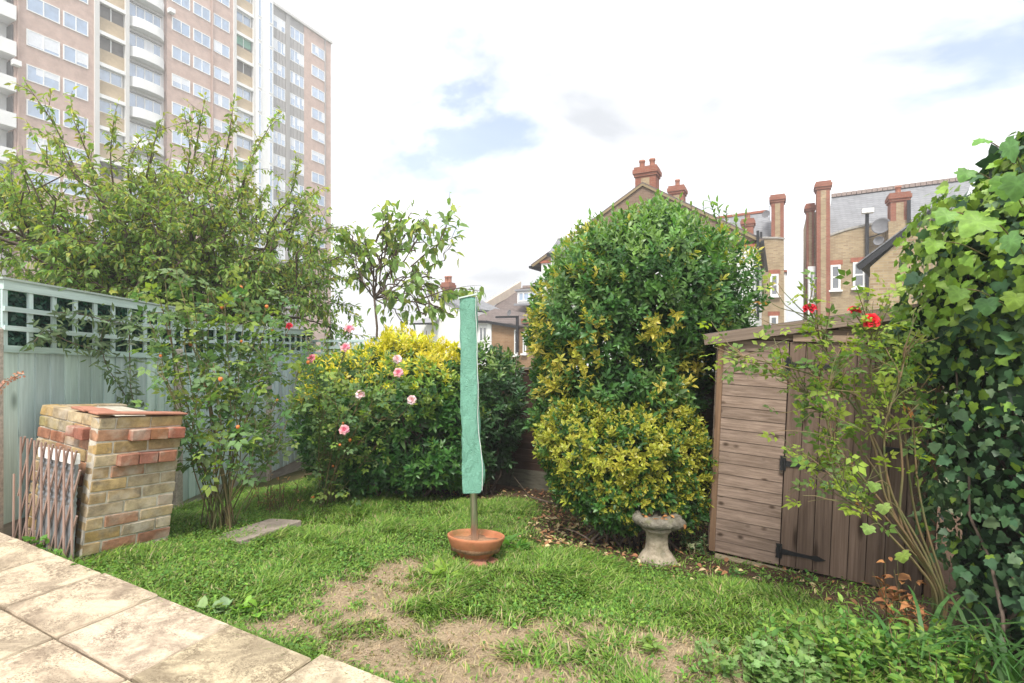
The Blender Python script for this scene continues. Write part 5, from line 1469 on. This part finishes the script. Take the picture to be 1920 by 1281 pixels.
canes = [
    [rb2] + C_([(1766, 1120, 2.80), (1686, 1002, 2.82), (1618, 922, 2.85), (1584, 879, 2.86), (1530, 868, 2.9)]),
    [rb2] + C_([(1745, 1085, 2.76), (1690, 985, 2.74), (1692, 880, 2.74), (1680, 790, 2.76), (1640, 755, 2.78), (1632, 660, 2.8), (1630, 610, 2.8)]),
    [rb2] + C_([(1752, 1095, 2.82), (1675, 960, 2.82), (1655, 860, 2.86), (1600, 760, 2.92), (1531, 706, 2.95), (1413, 673, 2.98), (1390, 668, 2.98)]),
    [rb2] + C_([(1760, 1110, 2.78), (1700, 1010, 2.76), (1660, 930, 2.76), (1640, 840, 2.8), (1590, 720, 2.85), (1540, 640, 2.9), (1520, 585, 2.9)]),
    [rb2] + C_([(1770, 1120, 2.85), (1720, 980, 2.9), (1700, 850, 2.9), (1690, 740, 2.9), (1650, 660, 2.95), (1603, 588, 2.95)]),
    [rb2] + C_([(1750, 1080, 2.80), (1690, 960, 2.85), (1640, 880, 2.9), (1580, 800, 2.95), (1500, 730, 3.0), (1450, 690, 3.0)]),
    [rb2] + C_([(1765, 1115, 2.72), (1705, 1000, 2.68), (1665, 900, 2.66), (1660, 800, 2.66), (1690, 700, 2.66), (1700, 640, 2.68)]),
    [rb2] + C_([(1755, 1100, 2.74), (1690, 990, 2.72), (1620, 900, 2.74), (1560, 820, 2.76), (1550, 740, 2.78), (1580, 660, 2.8)]),
    [rb2] + C_([(1775, 1130, 2.8), (1740, 1000, 2.82), (1720, 900, 2.84), (1705, 760, 2.86), (1650, 700, 2.88)]),
    [rb2] + C_([(1755, 1120, 2.7), (1720, 1060, 2.66), (1650, 985, 2.66), (1600, 940, 2.68), (1570, 905, 2.7)])]
blo = [(at(1518, 580, 2.9), RED[1], (-.2, -.5, .8)), (at(1602, 584, 2.95), RED[1], (0, -.4, .8)), (at(1632, 603, 2.79), RED[0], (-.1, -.8, .4))]
rose('red_rose_bush', 'leggy rose with red blooms and bare canes before the shed door', canes, 20, .080, .105, rc2, blo, 0, .26, .0085, leaf_from=.62)

# ------------------------------------------------------------------ ivy at the right
ivb = (2.85, 2.75, float(lawn_z(2.85, 2.75)))
iv = thing('ivy_thicket', 'dense dark ivy thicket filling the right edge', 'ivy', ivb)
e6 = [(2.92, 2.80, 1.72, .60, .62, .66), (2.74, 2.95, 1.42, .40, .45, .45), (2.78, 3.25, 1.30, .26, .35, .32), (2.86, 2.75, .82, .46, .62, .80), (2.80, 2.70, .20, .36, .52, .62), (3.1, 2.45, 1.3, .6, .6, 1.0), (3.1, 2.4, .3, .5, .6, .8), (2.97, 2.72, 2.20, .40, .5, .34)]
tips, nn = shell(e6, 12500, .12, 3.0, seed=43)
tips = tips - nn*(RNG.random(len(tips))**2*.22)[:, None]
n = len(tips); up = nrm(nn + np.array([0, 0, .35]) + RNG.normal(size=(n, 3))*.42); d = nrm(np.array([[0, 0, -.75]]) + nn*.25 + rdir(n)*.65)
k = RNG.random(n); young = (k < np.clip(.06 + .75*sstep(.35, 1.95, tips[:, 2] + .5*(vnoise(tips*4.0, 88) - .5))*sstep(2.95, 2.5, tips[:, 0]) + .12*sstep(1.6, 2.2, tips[:, 2]), 0, .85))  # yellower, brighter leaves upward and towards the left
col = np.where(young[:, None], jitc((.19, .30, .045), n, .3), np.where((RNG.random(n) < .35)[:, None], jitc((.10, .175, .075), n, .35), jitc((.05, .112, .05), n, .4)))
tiv = tpl_ivy()
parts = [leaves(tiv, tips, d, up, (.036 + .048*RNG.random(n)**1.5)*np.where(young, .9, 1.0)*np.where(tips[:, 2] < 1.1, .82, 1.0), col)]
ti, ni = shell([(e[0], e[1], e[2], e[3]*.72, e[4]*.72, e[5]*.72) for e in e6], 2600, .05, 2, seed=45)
parts.append(leaves(tiv, ti, nrm(rdir(len(ti)) + np.array([0, 0, -.4])), nrm(ni + rdir(len(ti))*.4), np.full(len(ti), .10), jitc((.025, .06, .028), len(ti), .3)))  # deep-set leaves, near-black green paints the shaded inside of the thicket
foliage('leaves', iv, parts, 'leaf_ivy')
ln = []
for i in range(34):
    e = e6[i % len(e6)]; p0 = np.array([2.70 + RNG.normal()*.15, 2.65 + RNG.normal()*.2, ivb[2] - .05]); p1 = np.array(e[:3]) + rdir(1)[0]*np.array(e[3:])*.55
    ln.append(limb(p0, p1, .011, .004, 9, .05))
wood('stems', iv, ln)
# large pale leaves of a climber over the ivy, near the camera
BIG = []
_o = tpl_ivy()[0][1:, :2]; _n = len(_o); _o2 = np.concatenate([np.stack([_o, (_o + np.roll(_o, -1, 0))/2*1.04], 1).reshape(-1, 2)]); _n = len(_o2); _c = np.array([0, .30])
_V = [(0, .30, 0)]; 
for _f in (.38, .72, 1.0):
    for _i, _p in enumerate(_o2):
        q_ = _c + (_p - _c)*_f; _V.append((q_[0], q_[1], .16*abs(q_[0]) - .24*(q_[1] - .2)**2 - .22*q_[0]**2 + .022*_f*math.cos(_i*math.pi)*(1 if _f > .5 else .4) + .03*math.sin(7*q_[0] + 5*q_[1])))
Vt = np.array(_V); Tt = [(0, 1 + (i + 1) % _n, 1 + i) for i in range(_n)]
for _r in range(2):
    for i in range(_n):
        a_, b_, c_, d_ = 1 + _r*_n + i, 1 + _r*_n + (i + 1) % _n, 1 + (_r + 1)*_n + (i + 1) % _n, 1 + (_r + 1)*_n + i; Tt += [(a_, b_, c_), (a_, c_, d_)]
Tt = np.array(Tt); mm = np.array([1.0] + [(1.0 if i % 4 == 0 else .0) for i in range(_n)] + [(.8 if i % 4 == 0 else .0) for i in range(_n)] + [.2]*_n)
def bigleaf(px, py, Y, size, dirv, upv, c, i):
    P = at(px, py, Y); V, T_, C = leaves((Vt*np.array([1.25, 1, 1]), Tt, mm), P[None], np.array([dirv], float), np.array([upv], float), np.array([size*.82]), np.array([c]), np.array([c])*1.25)
    link('large_leaf', newmesh('large_leaf', tolocal(iv, V), T_, 'leaf_soft', True, C), iv)
    q_ = P + (np.array([2.95, 2.85, P[2] - .12]) - P)*.45 if py < 700 else P + np.array([.10, .03, -.03])
    BIG.append((bez([P, (P + q_)/2 + np.array([0, 0, .02]), q_], 5), .0028))
for i, a_ in enumerate(((1845, 405, 2.25, .155, (-.7, 0, -.6), (-.25, -.6, .6), (.19, .33, .06)), (1850, 262, 2.45, .085, (-.9, 0, -.25), (-.1, -.5, .8), (.15, .32, .07)), (1815, 318, 2.5, .085, (-.5, 0, -.8), (-.3, -.7, .5), (.13, .27, .07)),
        (1878, 330, 2.2, .13, (.3, 0, -.9), (-.2, -.8, .5), (.15, .28, .08)), (1885, 265, 2.25, .13, (.5, 0, -.7), (-.2, -.7, .6), (.10, .22, .07)), (1780, 395, 2.45, .10, (-.6, 0, -.7), (-.2, -.7, .6), (.17, .32, .07)), (1755, 450, 2.5, .09, (-.4, 0, -.8), (-.3, -.7, .5), (.2, .34, .06)),
        (1890, 440, 2.2, .12, (.4, 0, -.9), (-.1, -.8, .5), (.12, .24, .08)), (1905, 550, 2.3, .10, (-.2, 0, -.9), (-.2, -.8, .4), (.17, .26, .045)), (1850, 560, 2.35, .10, (.1, 0, -1), (-.3, -.8, .4), (.08, .17, .07)), (1800, 540, 2.4, .09, (-.4, 0, -.8), (-.3, -.8, .4), (.16, .28, .06)), (1905, 330, 2.15, .13, (.1, 0, -1), (-.2, -.9, .4), (.10, .2, .06)),
        (1640, 905, 2.62, .065, (-.2, 0, -1), (-.2, -.8, .5), (.26, .40, .10)), (1655, 945, 2.62, .075, (.2, 0, -1), (-.2, -.8, .5), (.30, .42, .12)), (1630, 985, 2.62, .065, (-.3, 0, -.9), (-.2, -.8, .5), (.28, .42, .12)), (1690, 1035, 2.6, .08, (.3, 0, -.9), (-.2, -.8, .5), (.26, .36, .08)))):
    bigleaf(*a_, i)
wood('leaf_stalks', iv, BIG, 'green_stem', 5)['kind'] = 'stuff'

# ------------------------------------------------------------------ passion-flower vine on the first green panel
vb = gp(268, 905)
vb = np.array([-3.50, 4.95, float(lawn_z(-3.45, 4.95))])
vi = thing('climbing_vine', 'thin grey-green climber straggling up the green trellis', 'vine', tuple(vb))
vl = [C_([(205, 590, 4.35), (183, 625, 4.3), (190, 680, 4.35), (215, 720, 4.45), (238, 760, 4.55), (262, 800, 4.65)]), C_([(262, 800, 4.65), (240, 740, 4.5), (236, 680, 4.5), (235, 620, 4.5), (240, 590, 4.5)]), C_([(55, 640, 3.8), (80, 620, 3.95), (120, 640, 4.05), (185, 660, 4.3)]), C_([(95, 585, 3.9), (140, 588, 4.1), (190, 600, 4.3), (250, 610, 4.6)]), [vb] + C_([(262, 800, 4.65)])]
vpos = []; lines = []
for c in vl:
    L = bez(c, 10) if len(c) > 2 else np.linspace(c[0], c[1], 8); L = L + np.array([.035, 0, 0]); lines.append((L, .0035)); vpos.append(L[::2])
vpos = np.concatenate(vpos); vpos = np.repeat(vpos, 6, 0) + RNG.normal(size=(len(vpos)*6, 3))*np.array([.02, .04, .045]); vpos[:, 0] = np.maximum(vpos[:, 0], -3.60 + (vpos[:, 1] - 3.62)*.05 + .01)
n = len(vpos)
wood('stems', vi, lines, 'bark', 4)
foliage('leaves', vi, leaves(tpl_leaf(.24), vpos, nrm(rdir(n) + np.array([.2, 0, -.5])), nrm(np.array([[1.0, -.4, .5]]) + rdir(n)*.4), .06 + .04*RNG.random(n), jitc((.10, .15, .075), n, .35)), 'leaf_soft')
# dried flower sprig at the left edge
dq = thing('dried_sprig', 'dry russet flower sprig poking in at the left edge', 'plant', tuple(at(-12, 760, 3.4)))
L = bez([at(-12, 760, 3.4), at(5, 722, 3.4), at(38, 702, 3.4)], 6); npz = np.repeat(L[4:], 9, 0) + RNG.normal(size=((len(L) - 4)*9, 3))*.012
wood('stem', dq, [(L, .002)], 'bark', 4)
foliage('florets', dq, leaves(tpl_small(.7), npz, rdir(len(npz)), rdir(len(npz)), np.full(len(npz), .022), jitc((.42, .24, .17), len(npz), .35)), 'dry_leaf')

# ------------------------------------------------------------------ grass, weeds and litter
def scatter(n, x0, x1, y0, y1):
    x = RNG.uniform(x0, x1, n); y = RNG.uniform(y0, y1, n); s = sdist(x, y); return x[s > .012], y[s > .012]
def seen(x, y, m=160):
    px = 960 + FPX*x/y; py = 640 + FPX*(CAM_Z - lawn_z(x, y))/y
    return (px > -m) & (px < 1920 + m) & (py < 1281 + 2*m)
x, y = scatter(300000, -3.5, 3.2, 1.5, 6.6)
k = seen(x, y) & (RNG.random(len(x)) < np.clip(3.6/y, .3, 1.0)); x, y = x[k], y[k]
dr_, so_ = dryness(x, y), soilness(x, y)
thin = .55 + .9*fbm2(x, y, 3.3, 61)
kk = RNG.random(len(x)) < thin*(1 - .88*dr_)*(1 - .93*so_)*.95; x, y, dr_, so_ = x[kk], y[kk], dr_[kk], so_[kk]
n = len(x); z = lawn_z(x, y)
tall = fbm2(x, y, 2.0, 101); lg = .030 + .085*sstep(.42, .72, tall)*(1 - .5*dr_) + .030*RNG.random(n)
lg *= (1 - .35*dr_)*(1 - .4*so_)
flow = fbm2(x, y, 2.4, 111)*12.6
az = flow + RNG.normal(size=n)*1.3; lean = np.clip(.25 + .60*RNG.random(n) + .3*sstep(.5, .75, tall), 0, 1.1)
dirs = np.stack([np.cos(az)*np.sin(lean), np.sin(az)*np.sin(lean), np.cos(lean)], -1); side = np.stack([-np.sin(az), np.cos(az), np.zeros(n)], -1)
up = np.cross(side, dirs)
Vb = np.array([(-.5, 0, 0), (.5, 0, 0), (-.42, .45, 0), (.42, .45, 0), (0, 1, 0)], float); Tb = np.array([(0, 1, 3), (0, 3, 2), (2, 3, 4)])
w_ = .0055 + .0045*RNG.random(n)
P0 = np.stack([x, y, z - .004], -1)
mid_ = P0 + dirs*(lg*.5)[:, None]; bend = dirs + np.array([0, 0, -1])*(.35 + .5*RNG.random(n))[:, None] + 0.0
tip = mid_ + nrm(dirs*1.0 + np.stack([np.cos(az), np.sin(az), -.6*np.ones(n)], -1)*.7)*(lg*.55)[:, None]
V = np.stack([P0 - side*w_[:, None]/2, P0 + side*w_[:, None]/2, mid_ - side*w_[:, None]*.42, mid_ + side*w_[:, None]*.42, tip], 1)
kq = RNG.random(n); gcol = np.where((kq < .55)[:, None], jitc((.11, .215, .03), n, .42), np.where((kq < .85)[:, None], jitc((.19, .295, .045), n, .25), jitc((.26, .32, .10), n, .25)))
strawc = jitc((.36, .29, .17), n, .25); pst = np.clip(.05 + .62*dr_, 0, 1); gcol = np.where((RNG.random(n) < pst)[:, None], strawc, gcol)
T_ = (Tb[None] + (np.arange(n)*5)[:, None, None]).reshape(-1, 3)
go = link('grass', newmesh('grass', V.reshape(-1, 3), T_, 'grass_blade', False, np.repeat(gcol, 5, 0)))
put(go, 'uneven green lawn grass with dry straw-coloured patches', 'grass', kind='stuff')
NGRASS = n
# ragged grass hanging over the patio edge
ne = 5200; aa = RNG.uniform(-4.2, 1.2, ne); ss = RNG.uniform(.004, .05, ne); dens = fbm2(aa, aa*0, 2.6, 141); k = RNG.random(ne) < sstep(.30, .60, dens); aa, ss = aa[k], ss[k]; ne = len(aa)
P0 = np.stack([D[0]*aa + N[0]*(EDGE + ss), D[1]*aa + N[1]*(EDGE + ss), np.zeros(ne)], -1); P0[:, 2] = lawn_z(P0[:, 0], P0[:, 1]) - .01
lg = .09 + .10*RNG.random(ne); an = math.atan2(-N[1], -N[0]) + RNG.normal(size=ne)*.9; lo_ = .15 + .35*RNG.random(ne)
dirs = np.stack([np.cos(an)*np.sin(lo_), np.sin(an)*np.sin(lo_), np.cos(lo_)], -1); side = np.stack([-np.sin(an), np.cos(an), np.zeros(ne)], -1)
mid_ = P0 + dirs*(lg*.6)[:, None]; tip = mid_ + nrm(dirs + np.stack([np.cos(an), np.sin(an), -.5*np.ones(ne)], -1)*.9)*(lg*.5)[:, None]; we = (.0045 + .003*RNG.random(ne))[:, None]
V = np.stack([P0 - side*we/2, P0 + side*we/2, mid_ - side*we*.42, mid_ + side*we*.42, tip], 1)
eg = link('edge_grass', newmesh('edge_grass', V.reshape(-1, 3), (Tb[None] + (np.arange(ne)*5)[:, None, None]).reshape(-1, 3), 'grass_blade', False, np.repeat(jitc((.15, .26, .045), ne, .35), 5, 0)))
put(eg, 'ragged grass creeping over the patio edge', 'grass', kind='stuff')
# clover and small weeds in the turf
x, y = scatter(60000, -3.4, 2.6, 1.6, 6.0); k = seen(x, y); x, y = x[k], y[k]
wd = fbm2(x, y, 1.9, 131); k = (RNG.random(len(x)) < .85*sstep(.42, .62, wd)*(1 - .93*dryness(x, y))*(1 - .75*soilness(x, y)) + .02); x, y = x[k], y[k]
n = len(x); hh_ = .012 + .035*RNG.random(n); pos = np.stack([x, y, lawn_z(x, y) + hh_], -1)
tcl = tpl_leaf(.58, .10, -.12, .40, .72, .8)
col = np.where((RNG.random(n) < .35)[:, None], jitc((.18, .30, .05), n, .25), jitc((.10, .21, .04), n, .28))
d = rdir(n); d[:, 2] = np.abs(d[:, 2])*.35
wo = foliage('lawn_weeds', None, leaves(tcl, pos, d, np.array([[0, 0, 1.0]]) + rdir(n)*.28, .012 + .018*RNG.random(n), col), 'grass_blade'); put(wo, 'clover and small broad-leaved weeds in the lawn', 'weeds', kind='stuff')
# straw thatch over the dry patches
x, y = scatter(52000, -2.6, 2.4, 1.6, 4.2); k = seen(x, y) & (RNG.random(len(x)) < dryness(x, y)*1.0); x, y = x[k], y[k]; n = len(x)
pos = np.stack([x, y, lawn_z(x, y) + .004 + .006*RNG.random(n)], -1); d = rdir(n); d[:, 2] = d[:, 2]*.16
th_ = foliage('dry_thatch', None, leaves((np.array([(-.5, 0, 0), (.5, 0, 0), (0, 1, 0)], float)*np.array([.06, 1, 1]), np.array([(0, 1, 2)]), np.array([0, 0, 0.])), pos, d, np.tile([0, 0, 1.0], (n, 1)), .02 + .035*RNG.random(n), jitc((.34, .26, .18), n, .35)), 'dry_leaf'); put(th_, 'dead straw lying over the bare lawn patches', 'straw', kind='stuff')
# fallen leaves on the soil
x, y = scatter(30000, -3.2, 3.0, 2.4, 7.0); lit = soilness(x, y)*(.12 + .9*np.exp(-((x - .55)**2/.35 + (y - 4.75)**2/.8))); k = seen(x, y) & (RNG.random(len(x)) < lit*.42); x, y = x[k], y[k]; n = len(x)
pos = np.stack([x, y, lawn_z(x, y) + .012 + .015*RNG.random(n)], -1); d = rdir(n); d[:, 2] *= .25
kq = RNG.random(n); col = np.where((kq < .45)[:, None], jitc((.30, .15, .075), n, .35), np.where((kq < .8)[:, None], jitc((.44, .30, .15), n, .3), jitc((.55, .45, .25), n, .25)))
fo = foliage('fallen_leaves', None, leaves(tpl_leaf(.5, .2, -.2), pos, d, np.array([[0, 0, 1.0]]) + rdir(n)*.4, .035 + .035*RNG.random(n), col), 'dry_leaf'); put(fo, 'brown fallen leaves on the soil under the shrubs', 'leaves', kind='stuff')
x = RNG.normal(size=26)*.08 + bp[0]; y = RNG.normal(size=26)*.08 + bp[1] + .02
ll = foliage('bath_leaves', None, leaves(tpl_leaf(.5, .2, -.2), np.stack([x, y, np.full(26, bp[2] + .335) - (x - bp[0])*.1], -1), rdir(26)*np.array([1, 1, .2]), np.array([[0, 0, 1.0]]) + rdir(26)*.3, np.full(26, .045), jitc((.34, .16, .06), 26, .5)), 'dry_leaf'); put(ll, 'few dead leaves lying in the stone bird bath', 'leaves', kind='stuff')

# ------------------------------------------------------------------ low plants in the beds
def clump(name, label, pts, h, leafs, tpl, size, colf, cat='plant', mat='leaf_soft', spread=.10, group=None):
    base = np.array([*np.mean(pts, 0), 0.0]); base[2] = float(lawn_z(base[0], base[1])); t_ = thing(name, label, cat, tuple(base), 0, group); lines = []; pos = []; d = []
    for q in pts:
        g_ = np.array([q[0], q[1], float(lawn_z(q[0], q[1]))]); dv = nrm(np.array([RNG.normal()*.35, RNG.normal()*.35, 1.0])); hh = h*RNG.uniform(.6, 1.15)
        top = g_ + dv*hh; lines.append((np.array([g_, g_ + dv*hh*.5, top]), [.0035, .003, .002]))
        m_ = leafs; u = RNG.random(m_)**.7; pos.append(g_ + dv*hh*u[:, None] + RNG.normal(size=(m_, 3))*.012); a_ = rdir(m_); a_[:, 2] = np.abs(a_[:, 2])*.5 + .1; d.append(a_)
    pos = np.concatenate(pos); d = np.concatenate(d); n = len(pos)
    wood('stems', t_, lines, 'green_stem', 4)['kind'] = 'stuff'
    foliage('leaves', t_, leaves(tpl, pos, d, np.array([[0, 0, 1.0]]) + rdir(n)*.4, size*(1 + .4*(RNG.random(n)*2 - 1)), colf(n)), mat); return t_
def around(px, py, rx, ry, n):
    c = gp(px, py); return [(c[0] + RNG.normal()*rx, c[1] + RNG.normal()*ry) for _ in range(n)]
gcl = lambda n: np.where((RNG.random(n) < .4)[:, None], jitc((.17, .29, .06), n, .25), jitc((.075, .18, .045), n, .3))
gcl2 = lambda n: np.where((RNG.random(n) < .45)[:, None], jitc((.23, .35, .07), n, .25), jitc((.11, .235, .05), n, .3))
vcl = lambda n: np.where((RNG.random(n) < .35)[:, None], jitc((.34, .38, .22), n, .2), jitc((.06, .13, .045), n, .3))
clump('leafy_clump', 'bushy bright green herb clump at the bottom right of the lawn', around(1600, 1255, .22, .12, 90), .20, 16, tpl_leaf(.42), .048, gcl2)
clump('leafy_clump', 'silvery green lobed plant at the lawn edge by the bottom frame', around(1470, 1275, .13, .08, 60), .14, 16, tpl_ivy(), .030, lambda n: jitc((.20, .32, .11), n, .3))
clump('leafy_clump', 'green leafy plant beside the strap leaves under the ivy', around(1735, 1270, .14, .1, 34), .24, 14, tpl_leaf(.40), .050, gcl2)
clump('variegated_plant', 'small cream-edged plant between bird bath and shed', around(1298, 1035, .08, .08, 16), .22, 12, tpl_leaf(.5), .042, vcl)
clump('patio_weed', 'fresh green weed growing along the patio by the lattice', [(-3.25 + .09*i + RNG.normal()*.03, 3.36 - .047*i + RNG.normal()*.03) for i in range(14)], .13, 11, tpl_leaf(.7), .045, lambda n: jitc((.12, .25, .04), n, .3))
clump('broad_weed', 'pale broad-leaved weed at the patio edge', around(408, 1152, .03, .03, 5), .05, 5, tpl_leaf(.8), .055, lambda n: jitc((.26, .36, .18), n, .2))
clump('broad_weed', 'bright green broad-leaved weed just beyond the patio edge', around(462, 1160, .04, .03, 5), .06, 6, tpl_leaf(.8), .05, lambda n: jitc((.20, .36, .05), n, .2))
clump('dandelion_plant', 'yellow-green dandelion rosette near the terracotta bowl', around(822, 1092, .03, .03, 4), .05, 9, tpl_leaf(.3), .10, lambda n: jitc((.24, .36, .06), n, .2))
clump('dandelion_plant', 'dark green dock rosette right of the terracotta bowl', around(955, 1030, .05, .04, 6), .07, 8, tpl_leaf(.35), .09, lambda n: jitc((.12, .26, .05), n, .2))
clump('dandelion_plant', 'small dandelion rosette on the dry patch', around(1220, 1220, .03, .02, 4), .04, 8, tpl_leaf(.3), .06, lambda n: jitc((.2, .3, .08), n, .2))
clump('dry_stalks', 'brown withered plant at the foot of the hip rose', around(520, 960, .12, .08, 24), .32, 5, tpl_leaf(.35), .04, lambda n: jitc((.26, .15, .07), n, .4), mat='dry_leaf')
clump('bed_weed', 'green weeds at the foot of the back fence', around(960, 905, .35, .15, 20), .20, 8, tpl_leaf(.5), .055, gcl)
clump('bed_weed', 'weeds growing along the shed sill', around(1420, 1092, .25, .04, 18), .09, 8, tpl_leaf(.5), .035, gcl)
clump('dead_leaf_tuft', 'curled orange-brown dead leaves caught at the base of the red rose', [(2.22 + RNG.normal()*.05, 2.85 + RNG.normal()*.05) for _ in range(9)], .42, 7, tpl_leaf(.6, .3, -.4), .055, lambda n: jitc((.30, .14, .06), n, .35), mat='dry_leaf')
# strap leaves
stp = thing('strap_leaf_plant', 'arching dark strap-leaved plant under the ivy', 'plant', (2.25, 2.42, float(lawn_z(2.25, 2.42))))
pv = []
for i in range(70):
    q = np.array([2.25 + RNG.normal()*.16, 2.42 + RNG.normal()*.14, 0]); q[2] = float(lawn_z(q[0], q[1])); a_ = RNG.random()*6.28; L = RNG.uniform(.28, .5); w = RNG.uniform(.010, .017); o_ = np.array([math.cos(a_), math.sin(a_), 0]); s_ = np.array([-math.sin(a_), math.cos(a_), 0])
    u = np.linspace(0, 1, 7); cpt = q + np.outer(u, o_)*L*.85*u[:, None]**.6 + np.outer(np.sin(u*2.1)*L*.62, [0, 0, 1]); ww = w*np.clip(1.15 - u, .04, 1)
    V = np.concatenate([cpt - s_*ww[:, None], cpt + s_*ww[:, None]]); T_ = []
    for j in range(6): T_ += [(j, j + 1, j + 8), (j, j + 8, j + 7)]
    pv.append((V, np.array(T_), np.repeat(jitc((.07, .16, .045), 1, .35), 14, 0)))
foliage('leaves', stp, pv, 'leaf_soft')
# ------------------------------------------------------------------ added scattering volume, imitates lens glare washing out far things
hb = box('glare_veil', None, -320, 320, -70, 420, -2.1, 46, None)
hm = bpy.data.materials.new('glare_veil'); hm.use_nodes = True; hm.node_tree.nodes.clear()
ho = hm.node_tree.nodes.new('ShaderNodeOutputMaterial'); hv = hm.node_tree.nodes.new('ShaderNodeVolumePrincipled')
hv.inputs['Color'].default_value = (.97, .98, 1, 1); hv.inputs['Density'].default_value = VEIL; hv.inputs['Anisotropy'].default_value = .2
hm.node_tree.links.new(hv.outputs[0], ho.inputs['Volume']); hb.data.materials.append(hm); put(hb, kind='stuff')
print('leaves cherry', nl, 'young', nl2, 'grass', NGRASS)
